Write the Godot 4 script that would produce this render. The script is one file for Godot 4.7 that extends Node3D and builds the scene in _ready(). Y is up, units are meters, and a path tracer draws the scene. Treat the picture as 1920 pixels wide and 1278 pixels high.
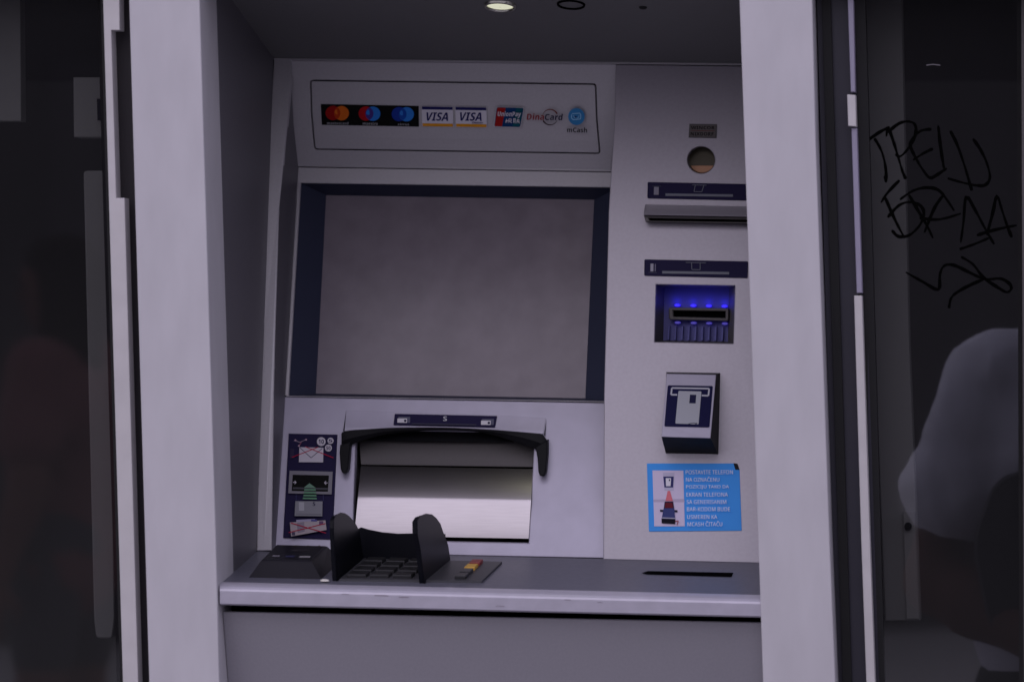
extends Node3D
# A cash machine set in an alcove between two pale pillars, glass doors on both sides.
# All shapes are traced on the facade: at(x, y, z) is the point of the facade drawing (x, y), z metres in front of the pillars.

const EYE := Vector2(2080, 640)      # where the camera stands over the facade drawing
const UNIT := 1680.0                 # drawing units per metre on the pillar fronts
const FAR := 4.4                     # camera to pillar fronts, metres
const EYE_HEIGHT := 1.35
const MIDDLE := 900.0
const PANE_TURN := 0.2126            # slope of the right door, which stands ajar

var mats := {}
var flat := func(_x, _y): return 0.0
var atm: Node3D

func at(x: float, y: float, z: float) -> Vector3:
	var k := (FAR - z) / FAR / UNIT
	return Vector3((EYE.x - MIDDLE) / UNIT + (x - EYE.x) * k, EYE_HEIGHT + (EYE.y - y) * k, z)

# ---------------------------------------------------------------- mesh helpers
class Shape:
	var v := PackedVector3Array()
	var c := PackedColorArray()
	func tri(a: Vector3, b: Vector3, d: Vector3, col := Color.WHITE) -> void:
		v.append(a); v.append(b); v.append(d)
		c.append(col); c.append(col); c.append(col)
	func quad(a: Vector3, b: Vector3, d: Vector3, e: Vector3, col := Color.WHITE) -> void:
		tri(a, b, d, col); tri(a, d, e, col)
	func loft(loops: Array, close := true, cap_first := true, cap_last := true) -> void:
		for k in loops.size() - 1:
			var p: PackedVector3Array = loops[k]
			var q: PackedVector3Array = loops[k + 1]
			var n := p.size()
			for i in (n if close else n - 1):
				quad(p[i], p[(i + 1) % n], q[(i + 1) % n], q[i])
		if cap_first: fan(loops[0], true)
		if cap_last: fan(loops[-1], false)
	func fan(loop: PackedVector3Array, other := false) -> void:
		var m := Vector3.ZERO
		for p in loop: m += p
		m /= loop.size()
		for i in loop.size():
			if other: tri(m, loop[(i + 1) % loop.size()], loop[i])
			else: tri(m, loop[i], loop[(i + 1) % loop.size()])
	func box(lo: Vector3, hi: Vector3, chamfer := 0.0) -> void:
		var rings := []
		var c2 := chamfer
		for s in [[lo.z, c2], [lo.z + c2, 0.0], [hi.z - c2, 0.0], [hi.z, c2]]:
			var i: float = s[1]
			rings.append(PackedVector3Array([Vector3(lo.x + i, lo.y + i, s[0]), Vector3(hi.x - i, lo.y + i, s[0]), Vector3(hi.x - i, hi.y - i, s[0]), Vector3(lo.x + i, hi.y - i, s[0])]))
		loft(rings)

func commit(s: Shape, called: String, m: Material, parent: Node3D = self, smooth := false) -> MeshInstance3D:
	var st := SurfaceTool.new()
	st.begin(Mesh.PRIMITIVE_TRIANGLES)
	st.set_smooth_group(0 if smooth else -1)
	for i in s.v.size():
		st.set_color(s.c[i])
		st.set_smooth_group(0 if smooth else -1)
		st.add_vertex(s.v[i])
	st.generate_normals()
	st.index()
	var o := MeshInstance3D.new()
	o.mesh = st.commit()
	o.name = called
	o.material_override = m
	parent.add_child(o, true)
	o.position = -parent.global_position
	return o

func thing(called: String, label: String, category: String, base: Vector3, group := "") -> Node3D:
	var o := Node3D.new()
	o.name = called
	add_child(o, true)
	o.position = base
	return tag(o, label, category, group)

func tag(o: Node3D, label: String, category: String, group := "") -> Node3D:
	o.set_meta("label", label)
	o.set_meta("category", category)
	if group: o.set_meta("group", group)
	return o

func thing_part(called: String, parent: Node3D) -> Node3D:
	var o := Node3D.new()
	o.name = called
	parent.add_child(o, true)
	o.position = -parent.global_position
	return o

func note(o: Node3D, label: String) -> Node3D:
	o.set_meta("label", label)
	return o

func structure(s: Shape, called: String, m: Material) -> MeshInstance3D:
	var o := commit(s, called, m)
	o.set_meta("kind", "structure")
	return o

func loop2(a: Array) -> PackedVector2Array:
	var r := PackedVector2Array()
	for p in a: r.append(Vector2(p[0], p[1]))
	return r

func area(l: PackedVector2Array) -> float:
	var s := 0.0
	for i in l.size(): s += l[i].cross(l[(i + 1) % l.size()])
	return s / 2.0

func dense(l: PackedVector2Array, step := 22.0) -> PackedVector2Array:
	var r := PackedVector2Array()
	for i in l.size():
		var a := l[i]
		var b := l[(i + 1) % l.size()]
		var n := maxi(1, int(ceil(a.distance_to(b) / step)))
		for k in n: r.append(a.lerp(b, float(k) / n))
	return r

func inset(l: PackedVector2Array, d: float) -> PackedVector2Array:
	var r := PackedVector2Array()
	var s := signf(area(l))
	for i in l.size():
		var a := (l[i] - l[(i - 1 + l.size()) % l.size()]).normalized()
		var b := (l[(i + 1) % l.size()] - l[i]).normalized()
		var na := Vector2(-a.y, a.x) * s
		var nb := Vector2(-b.y, b.x) * s
		var m := (na + nb).normalized()
		r.append(l[i] + m * d / maxf(0.35, m.dot(na)))
	return r

func rounded(l: PackedVector2Array, radius: float, n := 5) -> PackedVector2Array:
	var r := PackedVector2Array()
	for i in l.size():
		var p := l[i]
		var a := l[(i - 1 + l.size()) % l.size()]
		var b := l[(i + 1) % l.size()]
		var p0 := p + (a - p).normalized() * minf(radius, p.distance_to(a) * 0.49)
		var p1 := p + (b - p).normalized() * minf(radius, p.distance_to(b) * 0.49)
		for k in n + 1:
			var t := float(k) / n
			r.append(p0.lerp(p, t).lerp(p.lerp(p1, t), t))
	return r

func oval(cx: float, cy: float, rx: float, ry: float, n := 28, from := 0.0, to := TAU) -> PackedVector2Array:
	var r := PackedVector2Array()
	for i in n:
		var a := lerpf(from, to, float(i) / (n if to - from > 6.2 else n - 1))
		r.append(Vector2(cx + cos(a) * rx, cy + sin(a) * ry))
	return r

# level lines of the machine run slightly down to the right of the drawing
func level(x: float, y: float) -> float:
	return y - (0.0105 + 0.0000088 * y) * (x - 850.0)

func unlevel(x: float, l: float) -> float:
	return (l + 0.0105 * (x - 850.0)) / (1.0 - 0.0000088 * (x - 850.0))

func profile(table: Array, l: float) -> float:
	for i in table.size() - 1:
		if l <= table[i + 1][0] or i == table.size() - 2:
			return lerpf(table[i][1], table[i + 1][1], (l - table[i][0]) / (table[i + 1][0] - table[i][0]))
	return table[0][1]

const FRONT := [[112, -0.383], [160, -0.390], [212, -0.400], [260, -0.413], [314, -0.430], [345, -0.425], [745, -0.330], [1042, -0.225]]
func z_frame(x: float, y: float) -> float: return -0.38 + (level(x, y) - 112.0) * (0.17 / 928.0)
func z_front(x: float, y: float) -> float: return profile(FRONT, level(x, y))
func z_pane_left(_x, _y) -> float: return -0.04
func z_pane_right(x: float, _y: float) -> float: return -0.05 - PANE_TURN * (x - 1612.0) / UNIT
func z_shelf(x: float, y: float) -> float:
	var back := 1033.0 + 0.0223 * (x - 483.0)
	var front := 1090.0 + 0.0247 * (x - 412.0)
	return lerpf(-0.212, -0.03, (y - back) / (front - back))

func over(z: Callable, lift: float) -> Callable:
	return func(x, y): return z.call(x, y) + lift

func const_z(v: float) -> Callable:
	return func(_x, _y): return v

func lay(l: PackedVector2Array, z: Callable) -> PackedVector3Array:
	var r := PackedVector3Array()
	for p in l: r.append(at(p.x, p.y, z.call(p.x, p.y)))
	return r

# a sheet with thickness and a small chamfer, with openings; breaks are the level lines where its face bends or an opening needs cutting
func panel(s: Shape, outer: PackedVector2Array, holes: Array, z: Callable, depth: float, bevel := 1.2, breaks := [], cut := true) -> void:
	var faces := []
	var loops := [outer] + holes
	for k in loops.size():
		var l := dense(loops[k])
		var i := inset(l, bevel if k == 0 else -bevel)
		var edge := PackedVector3Array()
		var rim := lay(i, z)
		var back := PackedVector3Array()
		for p in l:
			var q := at(p.x, p.y, z.call(p.x, p.y) - bevel / UNIT)
			edge.append(q)
			back.append(q + Vector3(0, 0, -depth))
		s.loft([rim, edge, back] if (area(l) > 0) == (k == 0) else [back, edge, rim], true, false, false)
		faces.append(i)
	sheet(s, faces[0], faces.slice(1), z, breaks)

func sheet(s: Shape, outer: PackedVector2Array, holes: Array, z: Callable, breaks := [], col := Color.WHITE) -> void:
	var lo := 1e9
	var hi := -1e9
	for p in outer:
		lo = minf(lo, level(p.x, p.y)); hi = maxf(hi, level(p.x, p.y))
	var cuts := [lo - 50.0]
	for b in breaks:
		if b > lo and b < hi: cuts.append(float(b))
	cuts.append(hi + 50.0)
	for k in cuts.size() - 1:
		var band := PackedVector2Array([Vector2(-900, unlevel(-900, cuts[k])), Vector2(2900, unlevel(2900, cuts[k])), Vector2(2900, unlevel(2900, cuts[k + 1])), Vector2(-900, unlevel(-900, cuts[k + 1]))])
		var pieces := [outer] if cuts.size() == 2 else Geometry2D.intersect_polygons(outer, band)
		for h in holes:
			var left := []
			for p in pieces: left.append_array(Geometry2D.clip_polygons(p, h))
			pieces = left
		for p in pieces:
			var t := Geometry2D.triangulate_polygon(p)
			for i in range(0, t.size(), 3):
				var a: Vector2 = p[t[i]]
				var b: Vector2 = p[t[i + 1]]
				var c: Vector2 = p[t[i + 2]]
				if (b - a).cross(c - a) < 0.0:
					var m := b
					b = c
					c = m
				s.tri(at(a.x, a.y, z.call(a.x, a.y)), at(b.x, b.y, z.call(b.x, b.y)), at(c.x, c.y, z.call(c.x, c.y)), col)

# flat print: polygons, lines and lettering on a surface
class Print:
	var host
	var s := Shape.new()
	var z: Callable
	var layer := 0
	func _init(h, surface: Callable) -> void:
		host = h
		z = surface
	func lifted() -> Callable:
		layer += 1
		var up := 0.0005 + 0.00012 * layer
		var base := z
		return func(x, y): return base.call(x, y) + up
	func poly(l: PackedVector2Array, col: Color) -> void:
		host.sheet(s, l, [], lifted(), [], col.srgb_to_linear())
	func points(a: Array, col: Color) -> void:
		poly(host.loop2(a), col)
	func rect(x0: float, y0: float, x1: float, y1: float, col: Color) -> void:
		var k: float = (0.0105 + 0.0000088 * y0) * (x1 - x0)
		var n: float = 0.02 * (y1 - y0)
		poly(PackedVector2Array([Vector2(x0, y0), Vector2(x1, y0 + k), Vector2(x1 - n, y1 + k), Vector2(x0 - n, y1)]), col)
	func line(pts: Array, w: float, col: Color, round_ends := false) -> void:
		var up := lifted()
		for i in pts.size() - 1:
			var a := Vector2(pts[i][0], pts[i][1])
			var b := Vector2(pts[i + 1][0], pts[i + 1][1])
			var n := (b - a).normalized().orthogonal() * w / 2.0
			var t := (b - a).normalized() * (w * 0.3 if round_ends else 0.0)
			var q := PackedVector2Array([a + n - t, b + n + t, b - n + t, a - n - t])
			host.sheet(s, q, [], up, [], col.srgb_to_linear())
			if round_ends: up = lifted()
	func text(what: String, x0: float, y0: float, x1: float, y1: float, col: Color, bold := true, slope := 0.016, slant := 0.02) -> void:
		var font := SystemFont.new()
		font.font_names = PackedStringArray(["Droid Sans"])
		if bold: font.font_weight = 700
		var t := TextMesh.new()
		t.text = what
		t.font = font
		t.font_size = 48
		t.depth = 0.0
		t.curve_step = 2.0
		var a := t.get_mesh_arrays() if t.get_surface_count() == 0 else t.surface_get_arrays(0)
		var v: PackedVector3Array = a[Mesh.ARRAY_VERTEX]
		var ix = a[Mesh.ARRAY_INDEX]
		if v.is_empty(): return
		var lo := Vector2(1e9, 1e9)
		var hi := -lo
		for p in v:
			lo = lo.min(Vector2(p.x, p.y)); hi = hi.max(Vector2(p.x, p.y))
		var up := lifted()
		var n: int = ix.size() if ix != null and ix.size() else v.size()
		for i in range(0, n, 3):
			var q := []
			for k in 3:
				var p: Vector3 = v[ix[i + k]] if ix != null and ix.size() else v[i + k]
				var fx := (p.x - lo.x) / (hi.x - lo.x)
				var fy := (hi.y - p.y) / (hi.y - lo.y)
				var x := lerpf(x0, x1, fx) - slant * (y1 - y0) * fy
				var y := lerpf(y0, y1, fy) + slope * (x - x0)
				q.append(host.at(x, y, up.call(x, y)))
			s.tri(q[0], q[1], q[2], col.srgb_to_linear())

# ---------------------------------------------------------------- materials
func paint(r: float, g: float, b: float, rough: float, metal := 0.0, spec := 0.5) -> StandardMaterial3D:
	var m := StandardMaterial3D.new()
	m.albedo_color = Color(r, g, b).linear_to_srgb()
	m.roughness = rough
	m.metallic = metal
	m.metallic_specular = spec
	return m

func speckle(seed_: int, freq: float, lo: float, hi: float, octaves := 4) -> NoiseTexture2D:
	var n := FastNoiseLite.new()
	n.seed = seed_
	n.frequency = freq
	n.fractal_octaves = octaves
	var t := NoiseTexture2D.new()
	t.width = 512
	t.height = 512
	t.seamless = true
	t.noise = n
	var g := Gradient.new()
	g.set_color(0, Color(lo, lo, lo))
	g.set_color(1, Color(hi, hi, hi))
	t.color_ramp = g
	return t

func grainy(m: StandardMaterial3D, tex: Texture2D, scale: float, rough_tex: Texture2D = null) -> StandardMaterial3D:
	m.albedo_texture = tex
	if rough_tex: m.roughness_texture = rough_tex
	m.uv1_triplanar = true
	m.uv1_world_triplanar = true
	m.uv1_scale = Vector3(scale, scale, scale)
	return m

func glow(r: float, g: float, b: float, e: float) -> StandardMaterial3D:
	var m := paint(r * 0.3, g * 0.3, b * 0.3, 0.4)
	m.emission_enabled = true
	m.emission = Color(r, g, b).linear_to_srgb()
	m.emission_energy_multiplier = e
	return m

func make_materials() -> void:
	var fine := speckle(3, 0.09, 0.955, 1.0)
	var broad := speckle(8, 0.012, 0.945, 1.0, 5)
	var rub := speckle(14, 0.03, 0.88, 1.0)
	mats.pillar = grainy(paint(0.535, 0.52, 0.555, 0.5, 0.0, 0.4), speckle(5, 0.02, 0.955, 1.0, 5), 1.0)
	mats.pillar.uv1_scale = Vector3(2.2, 0.7, 2.2)
	mats.silver = grainy(paint(0.47, 0.455, 0.485, 0.42, 0.15), fine, 5.0, rub)
	mats.lower = grainy(paint(0.42, 0.40, 0.50, 0.4, 0.2), broad, 5.0, rub)
	mats.side = grainy(paint(0.385, 0.362, 0.41, 0.42, 0.2), fine, 4.0, rub)
	mats.shelf = grainy(paint(0.12, 0.12, 0.155, 0.45, 0.1), fine, 6.0, rub)
	mats.lip = grainy(paint(0.47, 0.45, 0.53, 0.38, 0.2), broad, 6.0, rub)
	mats.base = grainy(paint(0.27, 0.26, 0.295, 0.5, 0.1), fine, 5.0, rub)
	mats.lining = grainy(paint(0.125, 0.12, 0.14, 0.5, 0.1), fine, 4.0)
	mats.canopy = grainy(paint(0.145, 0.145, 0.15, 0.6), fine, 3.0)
	mats.steel = grainy(paint(0.40, 0.375, 0.40, 0.30, 1.0), speckle(21, 0.03, 0.94, 1.0, 5), 1.0)
	mats.steel.uv1_scale = Vector3(1.2, 30, 1.2)
	mats.plate = grainy(paint(0.105, 0.098, 0.10, 0.55, 0.1, 0.3), fine, 6.0)
	mats.black = grainy(paint(0.009, 0.009, 0.011, 0.5, 0.0, 0.22), fine, 8.0)
	mats.pad = grainy(paint(0.018, 0.017, 0.023, 0.5, 0.0, 0.22), fine, 8.0)
	mats.shield = grainy(paint(0.005, 0.0055, 0.009, 0.4, 0.0, 0.22), fine, 8.0)
	mats.void = paint(0.003, 0.003, 0.004, 0.9, 0.0, 0.0)
	mats.navy = paint(0.018, 0.015, 0.048, 0.55, 0.0, 0.15)
	mats.bezel = grainy(paint(0.036, 0.041, 0.072, 0.5, 0.0, 0.25), fine, 8.0)
	mats.screen = grainy(paint(0.225, 0.195, 0.228, 0.24, 0.0, 0.4), speckle(31, 0.016, 0.88, 1.0, 5), 2.6, rub)
	mats.key = paint(0.03, 0.03, 0.033, 0.4, 0.4, 0.3)
	mats.keyplate = grainy(paint(0.065, 0.065, 0.075, 0.5, 0.3), fine, 8.0)
	mats.frame = grainy(paint(0.56, 0.54, 0.55, 0.45), broad, 3.0)
	mats.frame_blue = grainy(paint(0.30, 0.28, 0.38, 0.45), broad, 3.0)
	mats.jamb = paint(0.022, 0.018, 0.024, 0.55)
	mats.jamb_blue = paint(0.022, 0.021, 0.036, 0.55)
	mats.gasket = paint(0.006, 0.006, 0.007, 0.8)
	mats.print = paint(1, 1, 1, 0.55, 0.0, 0.2)
	mats.print.vertex_color_use_as_albedo = true
	mats.glass = paint(0.006, 0.006, 0.007, 0.02, 0.0, 1.0)
	mats.glass.albedo_color.a = 0.72
	mats.glass.transparency = BaseMaterial3D.TRANSPARENCY_ALPHA
	mats.glass.clearcoat_enabled = true
	mats.glass.clearcoat = 1.0
	mats.glass.clearcoat_roughness = 0.02
	mats.marker = paint(0.002, 0.002, 0.002, 0.9, 0.0, 0.0)
	mats.inside = paint(0.4, 0.4, 0.4, 0.8)
	mats.post = paint(0.85, 0.85, 0.85, 0.6)
	mats.pavement = grainy(paint(0.34, 0.33, 0.33, 0.85), broad, 1.0)
	mats.street_wall = grainy(paint(0.035, 0.032, 0.034, 0.9), broad, 0.4)
	mats.brass = paint(0.06, 0.052, 0.032, 0.3, 0.3)
	mats.amber = paint(0.52, 0.26, 0.14, 0.5)
	mats.blue_plastic = paint(0.10, 0.10, 0.28, 0.45, 0.0, 0.25)
	mats.led = glow(0.025, 0.012, 0.80, 1.0)
	mats.led_low = glow(0.06, 0.045, 0.40, 0.5)
	mats.lamp = glow(1.0, 1.0, 0.76, 0.45)
	mats.chrome = paint(0.7, 0.7, 0.6, 0.2, 1.0)
	mats.scrap = paint(0.7, 0.68, 0.62, 0.8)
	mats.skin = paint(0.12, 0.058, 0.05, 0.7, 0.0, 0.2)
	mats.hair = paint(0.012, 0.009, 0.007, 0.9, 0.0, 0.0)
	mats.tee = grainy(paint(0.82, 0.82, 0.97, 0.9), broad, 2.2)
	var folds := speckle(41, 0.007, 0.0, 1.0, 2)
	folds.as_normal_map = true
	folds.bump_strength = 9.0
	for m in ["tee"]:
		mats[m].normal_enabled = true
		mats[m].normal_texture = folds
		mats[m].normal_scale = 1.0
	mats.red_dress = grainy(paint(0.13, 0.045, 0.05, 0.9), broad, 4.0)
	mats.trousers = grainy(paint(0.02, 0.02, 0.03, 0.9), broad, 4.0)
	mats.beige = grainy(paint(0.30, 0.25, 0.16, 0.9), broad, 4.0)
	mats.bag = paint(0.010, 0.010, 0.022, 0.7)

# ---------------------------------------------------------------- scene
func _ready() -> void:
	var cam := Camera3D.new()
	cam.name = "camera"
	add_child(cam)
	cam.position = Vector3((EYE.x - MIDDLE) / UNIT, EYE_HEIGHT, FAR)
	cam.projection = Camera3D.PROJECTION_FRUSTUM
	cam.near = 0.05
	cam.far = 400.0
	cam.size = 1278.0 / UNIT * cam.near / FAR
	cam.frustum_offset = Vector2((960.0 - EYE.x) / UNIT, (EYE.y - 639.0) / UNIT) * cam.near / FAR
	cam.current = true
	var lens := CameraAttributesPhysical.new()
	lens.frustum_near = cam.near
	lens.frustum_far = cam.far
	lens.frustum_focal_length = 72.0
	lens.exposure_aperture = 2.8
	lens.frustum_focus_distance = 4.63
	cam.attributes = lens
	cam.near = 0.05
	cam.far = 400.0

	# an even overcast sky, a little deeper towards the zenith
	var air := Image.create(64, 64, false, Image.FORMAT_RGBF)
	for y in 64:
		var up := sin((0.5 - (y + 0.5) / 64.0) * PI)
		var c := Color(0.60, 0.565, 0.68).lerp(Color(0.58, 0.555, 0.74), clampf(up, 0.0, 1.0)) if up > 0.0 else Color(0.13, 0.125, 0.13)
		air.fill_rect(Rect2i(0, y, 64, 1), c)
	var sky := PanoramaSkyMaterial.new()
	sky.panorama = ImageTexture.create_from_image(air)
	var env := Environment.new()
	env.background_mode = Environment.BG_SKY
	env.sky = Sky.new()
	env.sky.sky_material = sky
	env.background_energy_multiplier = 1.0
	env.tonemap_mode = Environment.TONE_MAPPER_LINEAR
	env.tonemap_exposure = 1.38
	env.sdfgi_enabled = true
	env.ssao_enabled = true
	env.ssil_enabled = true
	var we := WorldEnvironment.new()
	we.name = "world_environment"
	we.environment = env
	add_child(we)

	var sun := DirectionalLight3D.new()
	sun.name = "sun"
	add_child(sun)
	sun.light_energy = 0.15
	sun.light_color = Color(1.0, 0.96, 0.98)
	sun.light_angular_distance = 60.0
	sun.shadow_enabled = true
	sun.rotation_degrees = Vector3(-38, -14, 0)

	make_materials()
	setting()
	pillars()
	alcove()
	doors()
	machine()
	side_panel_fittings()
	shelf_fittings()
	people()

func setting() -> void:
	var s := Shape.new()
	s.box(Vector3(-60, -0.2, -1.9), Vector3(60, 0.0, 60))
	structure(s, "pavement", mats.pavement)
	s = Shape.new()
	var head := at(0, -46, 0).y
	s.box(Vector3(-3.0, head, -1.8), Vector3(3.0, 2.1, -0.002))
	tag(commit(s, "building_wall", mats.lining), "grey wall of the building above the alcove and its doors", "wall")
	s = Shape.new()
	s.box(Vector3(-3.0, 0.0, -1.9), Vector3(3.0, head, -1.8))
	structure(s, "interior_back_wall", mats.inside)
	for side in [-1, 1]:
		s = Shape.new()
		s.box(Vector3(1.6 if side > 0 else -3.0, 0.0, -1.8), Vector3(3.0 if side > 0 else -1.6, head, -0.01))
		structure(s, "interior_side_wall", mats.inside)
	# the dark building across the street, which the glass doors mirror
	var b := thing("street_building", "dark building across the street mirrored in the glass", "building", Vector3(0, 0, 13))
	s = Shape.new()
	s.box(Vector3(-26, 0, 13), Vector3(26, 2.95, 18))
	commit(s, "wall", mats.street_wall, b)
	s = Shape.new()
	s.box(Vector3(-26.2, 2.95, 12.8), Vector3(26.2, 3.2, 18))
	commit(s, "cornice", mats.street_wall, b)
	for i in 12:
		s = Shape.new()
		s.box(Vector3(-24 + i * 4.0, 0.5, 12.96), Vector3(-21.6 + i * 4.0, 2.6, 13.0), 0.01)
		commit(s, "window", mats.jamb, b)

func pillar_prism(called: String, l: PackedVector2Array, depth: float, m: Material, parent: Node3D, z := 0.0) -> MeshInstance3D:
	var s := Shape.new()
	panel(s, l, [], const_z(z), depth, 1.6)
	return commit(s, called, m, parent)

func pillars() -> void:
	var a := thing("pillar", "pale grey panelled pillar on the left of the cash machine", "pillar", at(320, 2900, 0) * Vector3(1, 0, 1), "pillars beside the alcove")
	pillar_prism("cladding", loop2([[240, -60], [372, -60], [374, 0], [404.6, 1012], [412, 1330], [458, 2900], [324, 2900], [281, 1330]]), 0.083, mats.pillar, a)
	var b := thing("pillar", "pale grey panelled pillar on the right, covering the edge of the cash machine", "pillar", at(1500, 2900, 0) * Vector3(1, 0, 1), "pillars beside the alcove")
	pillar_prism("cladding", loop2([[1385, -60], [1522, -60], [1530, 266], [1556, 1012], [1569, 1330], [1620, 2900], [1480, 2900], [1433, 1330], [1422.5, 1012], [1396.5, 266]]), 0.15, mats.pillar, b)
	pillar_prism("side_trim", loop2([[1415, -60], [1520, -60], [1528, 266], [1554, 1012], [1567, 1330], [1600, 2900], [1520, 2900], [1460, 1330]]), 0.04, mats.pillar, b, -0.153)

func alcove() -> void:
	var o := thing("alcove", "dark grey lining of the alcove round the cash machine", "alcove", Vector3(-0.3, 0.0, -0.2))
	var s := Shape.new()
	var top_front := at(404.5, -60, -0.0838)
	var low_front := at(437, 1075, -0.0838)
	var foot_front := at(452, 1330, -0.0838)
	var top_back := at(518.5, -60, -0.412)
	var low_back := at(478.5, 1075, -0.20)
	var foot_back := at(470, 1330, -0.16)
	var t := Vector3(-0.02, 0, 0)
	s.loft([PackedVector3Array([top_front, top_front + t, top_back + t, top_back]), PackedVector3Array([low_front, low_front + t, low_back + t, low_back]), PackedVector3Array([foot_front, foot_front + t, foot_back + t, foot_back])])
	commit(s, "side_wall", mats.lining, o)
	s = Shape.new()
	var up := Vector3(0, 0.03, 0)
	var cf := [at(380, -42, -0.083), at(1700, -26, -0.083)]
	var cb := [at(505, 110, -0.3815), at(1620, 122.5, -0.3815)]
	var cn := [at(370, -50, 0.0), at(1700, -36, 0.0)]
	s.loft([PackedVector3Array([cn[0], cn[1], cn[1] + up, cn[0] + up]), PackedVector3Array([cf[0], cf[1], cf[1] + up, cf[0] + up]), PackedVector3Array([cb[0], cb[1], cb[1] + up, cb[0] + up])])
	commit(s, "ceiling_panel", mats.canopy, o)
	# fittings in the sloping ceiling
	var e0: Vector3 = (cb[1] - cb[0]).normalized()
	var e1: Vector3 = (cf[0] - cb[0]).normalized()
	e1 = (e1 - e0 * e0.dot(e1)).normalized()
	var down := e0.cross(e1)
	if down.y > 0: down = -down
	var lamp_at := at(938, 6, -0.168)
	var n: float = (lamp_at - cb[0]).dot(down)
	lamp_at -= down * n
	var ring_at := at(1071, 5, -0.162)
	ring_at -= down * (ring_at - cb[0]).dot(down)
	var dot_at := at(1206, 10, -0.17)
	dot_at -= down * (dot_at - cb[0]).dot(down)
	var lamp := thing("ceiling_light", "small round lit spotlight in the alcove ceiling", "light", lamp_at)
	s = Shape.new()
	ring(s, lamp_at, e0, e1, down, [[0.019, 0.0], [0.0185, 0.003], [0.0165, 0.004], [0.015, 0.002], [0.015, -0.004]])
	commit(s, "trim_ring", mats.chrome, lamp, true)
	s = Shape.new()
	ring(s, lamp_at, e0, e1, down, [[0.0148, 0.001], [0.008, 0.0024], [0.0005, 0.003]])
	commit(s, "bulb_lens", mats.lamp, lamp, true)
	var l := SpotLight3D.new()
	l.name = "spotlight"
	add_child(l)
	l.position = lamp_at + down * 0.008
	l.rotation_degrees = Vector3(-90, 0, 0)
	l.light_energy = 0.003
	l.light_color = Color(1.0, 1.0, 0.82)
	l.spot_angle = 50
	l.spot_range = 3.0
	l.spot_attenuation = 2.0
	l.light_size = 0.014
	l.shadow_enabled = true
	s = Shape.new()
	ring(s, ring_at, e0, e1, down, [[0.0165, 0.0], [0.016, 0.0022], [0.0145, 0.0022], [0.014, -0.001]])
	tag(commit(s, "ceiling_ring", mats.void, self, true), "thin black ring on the alcove ceiling to the right of the lit spotlight", "fitting")
	s = Shape.new()
	ring(s, dot_at, e0, e1, down, [[0.005, 0.0], [0.004, 0.002], [0.0003, 0.003]])
	tag(commit(s, "ceiling_stud", mats.gasket, self, true), "tiny dark stud on the alcove ceiling near the right pillar", "stud")

func ring(s: Shape, c: Vector3, e0: Vector3, e1: Vector3, n: Vector3, prof: Array, k := 28) -> void:
	var loops := []
	for p in prof:
		var l := PackedVector3Array()
		for i in k:
			var a := TAU * i / k
			l.append(c + (e0 * cos(a) + e1 * sin(a)) * p[0] + n * p[1])
		loops.append(l)
	s.loft(loops, true, false, false)

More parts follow.
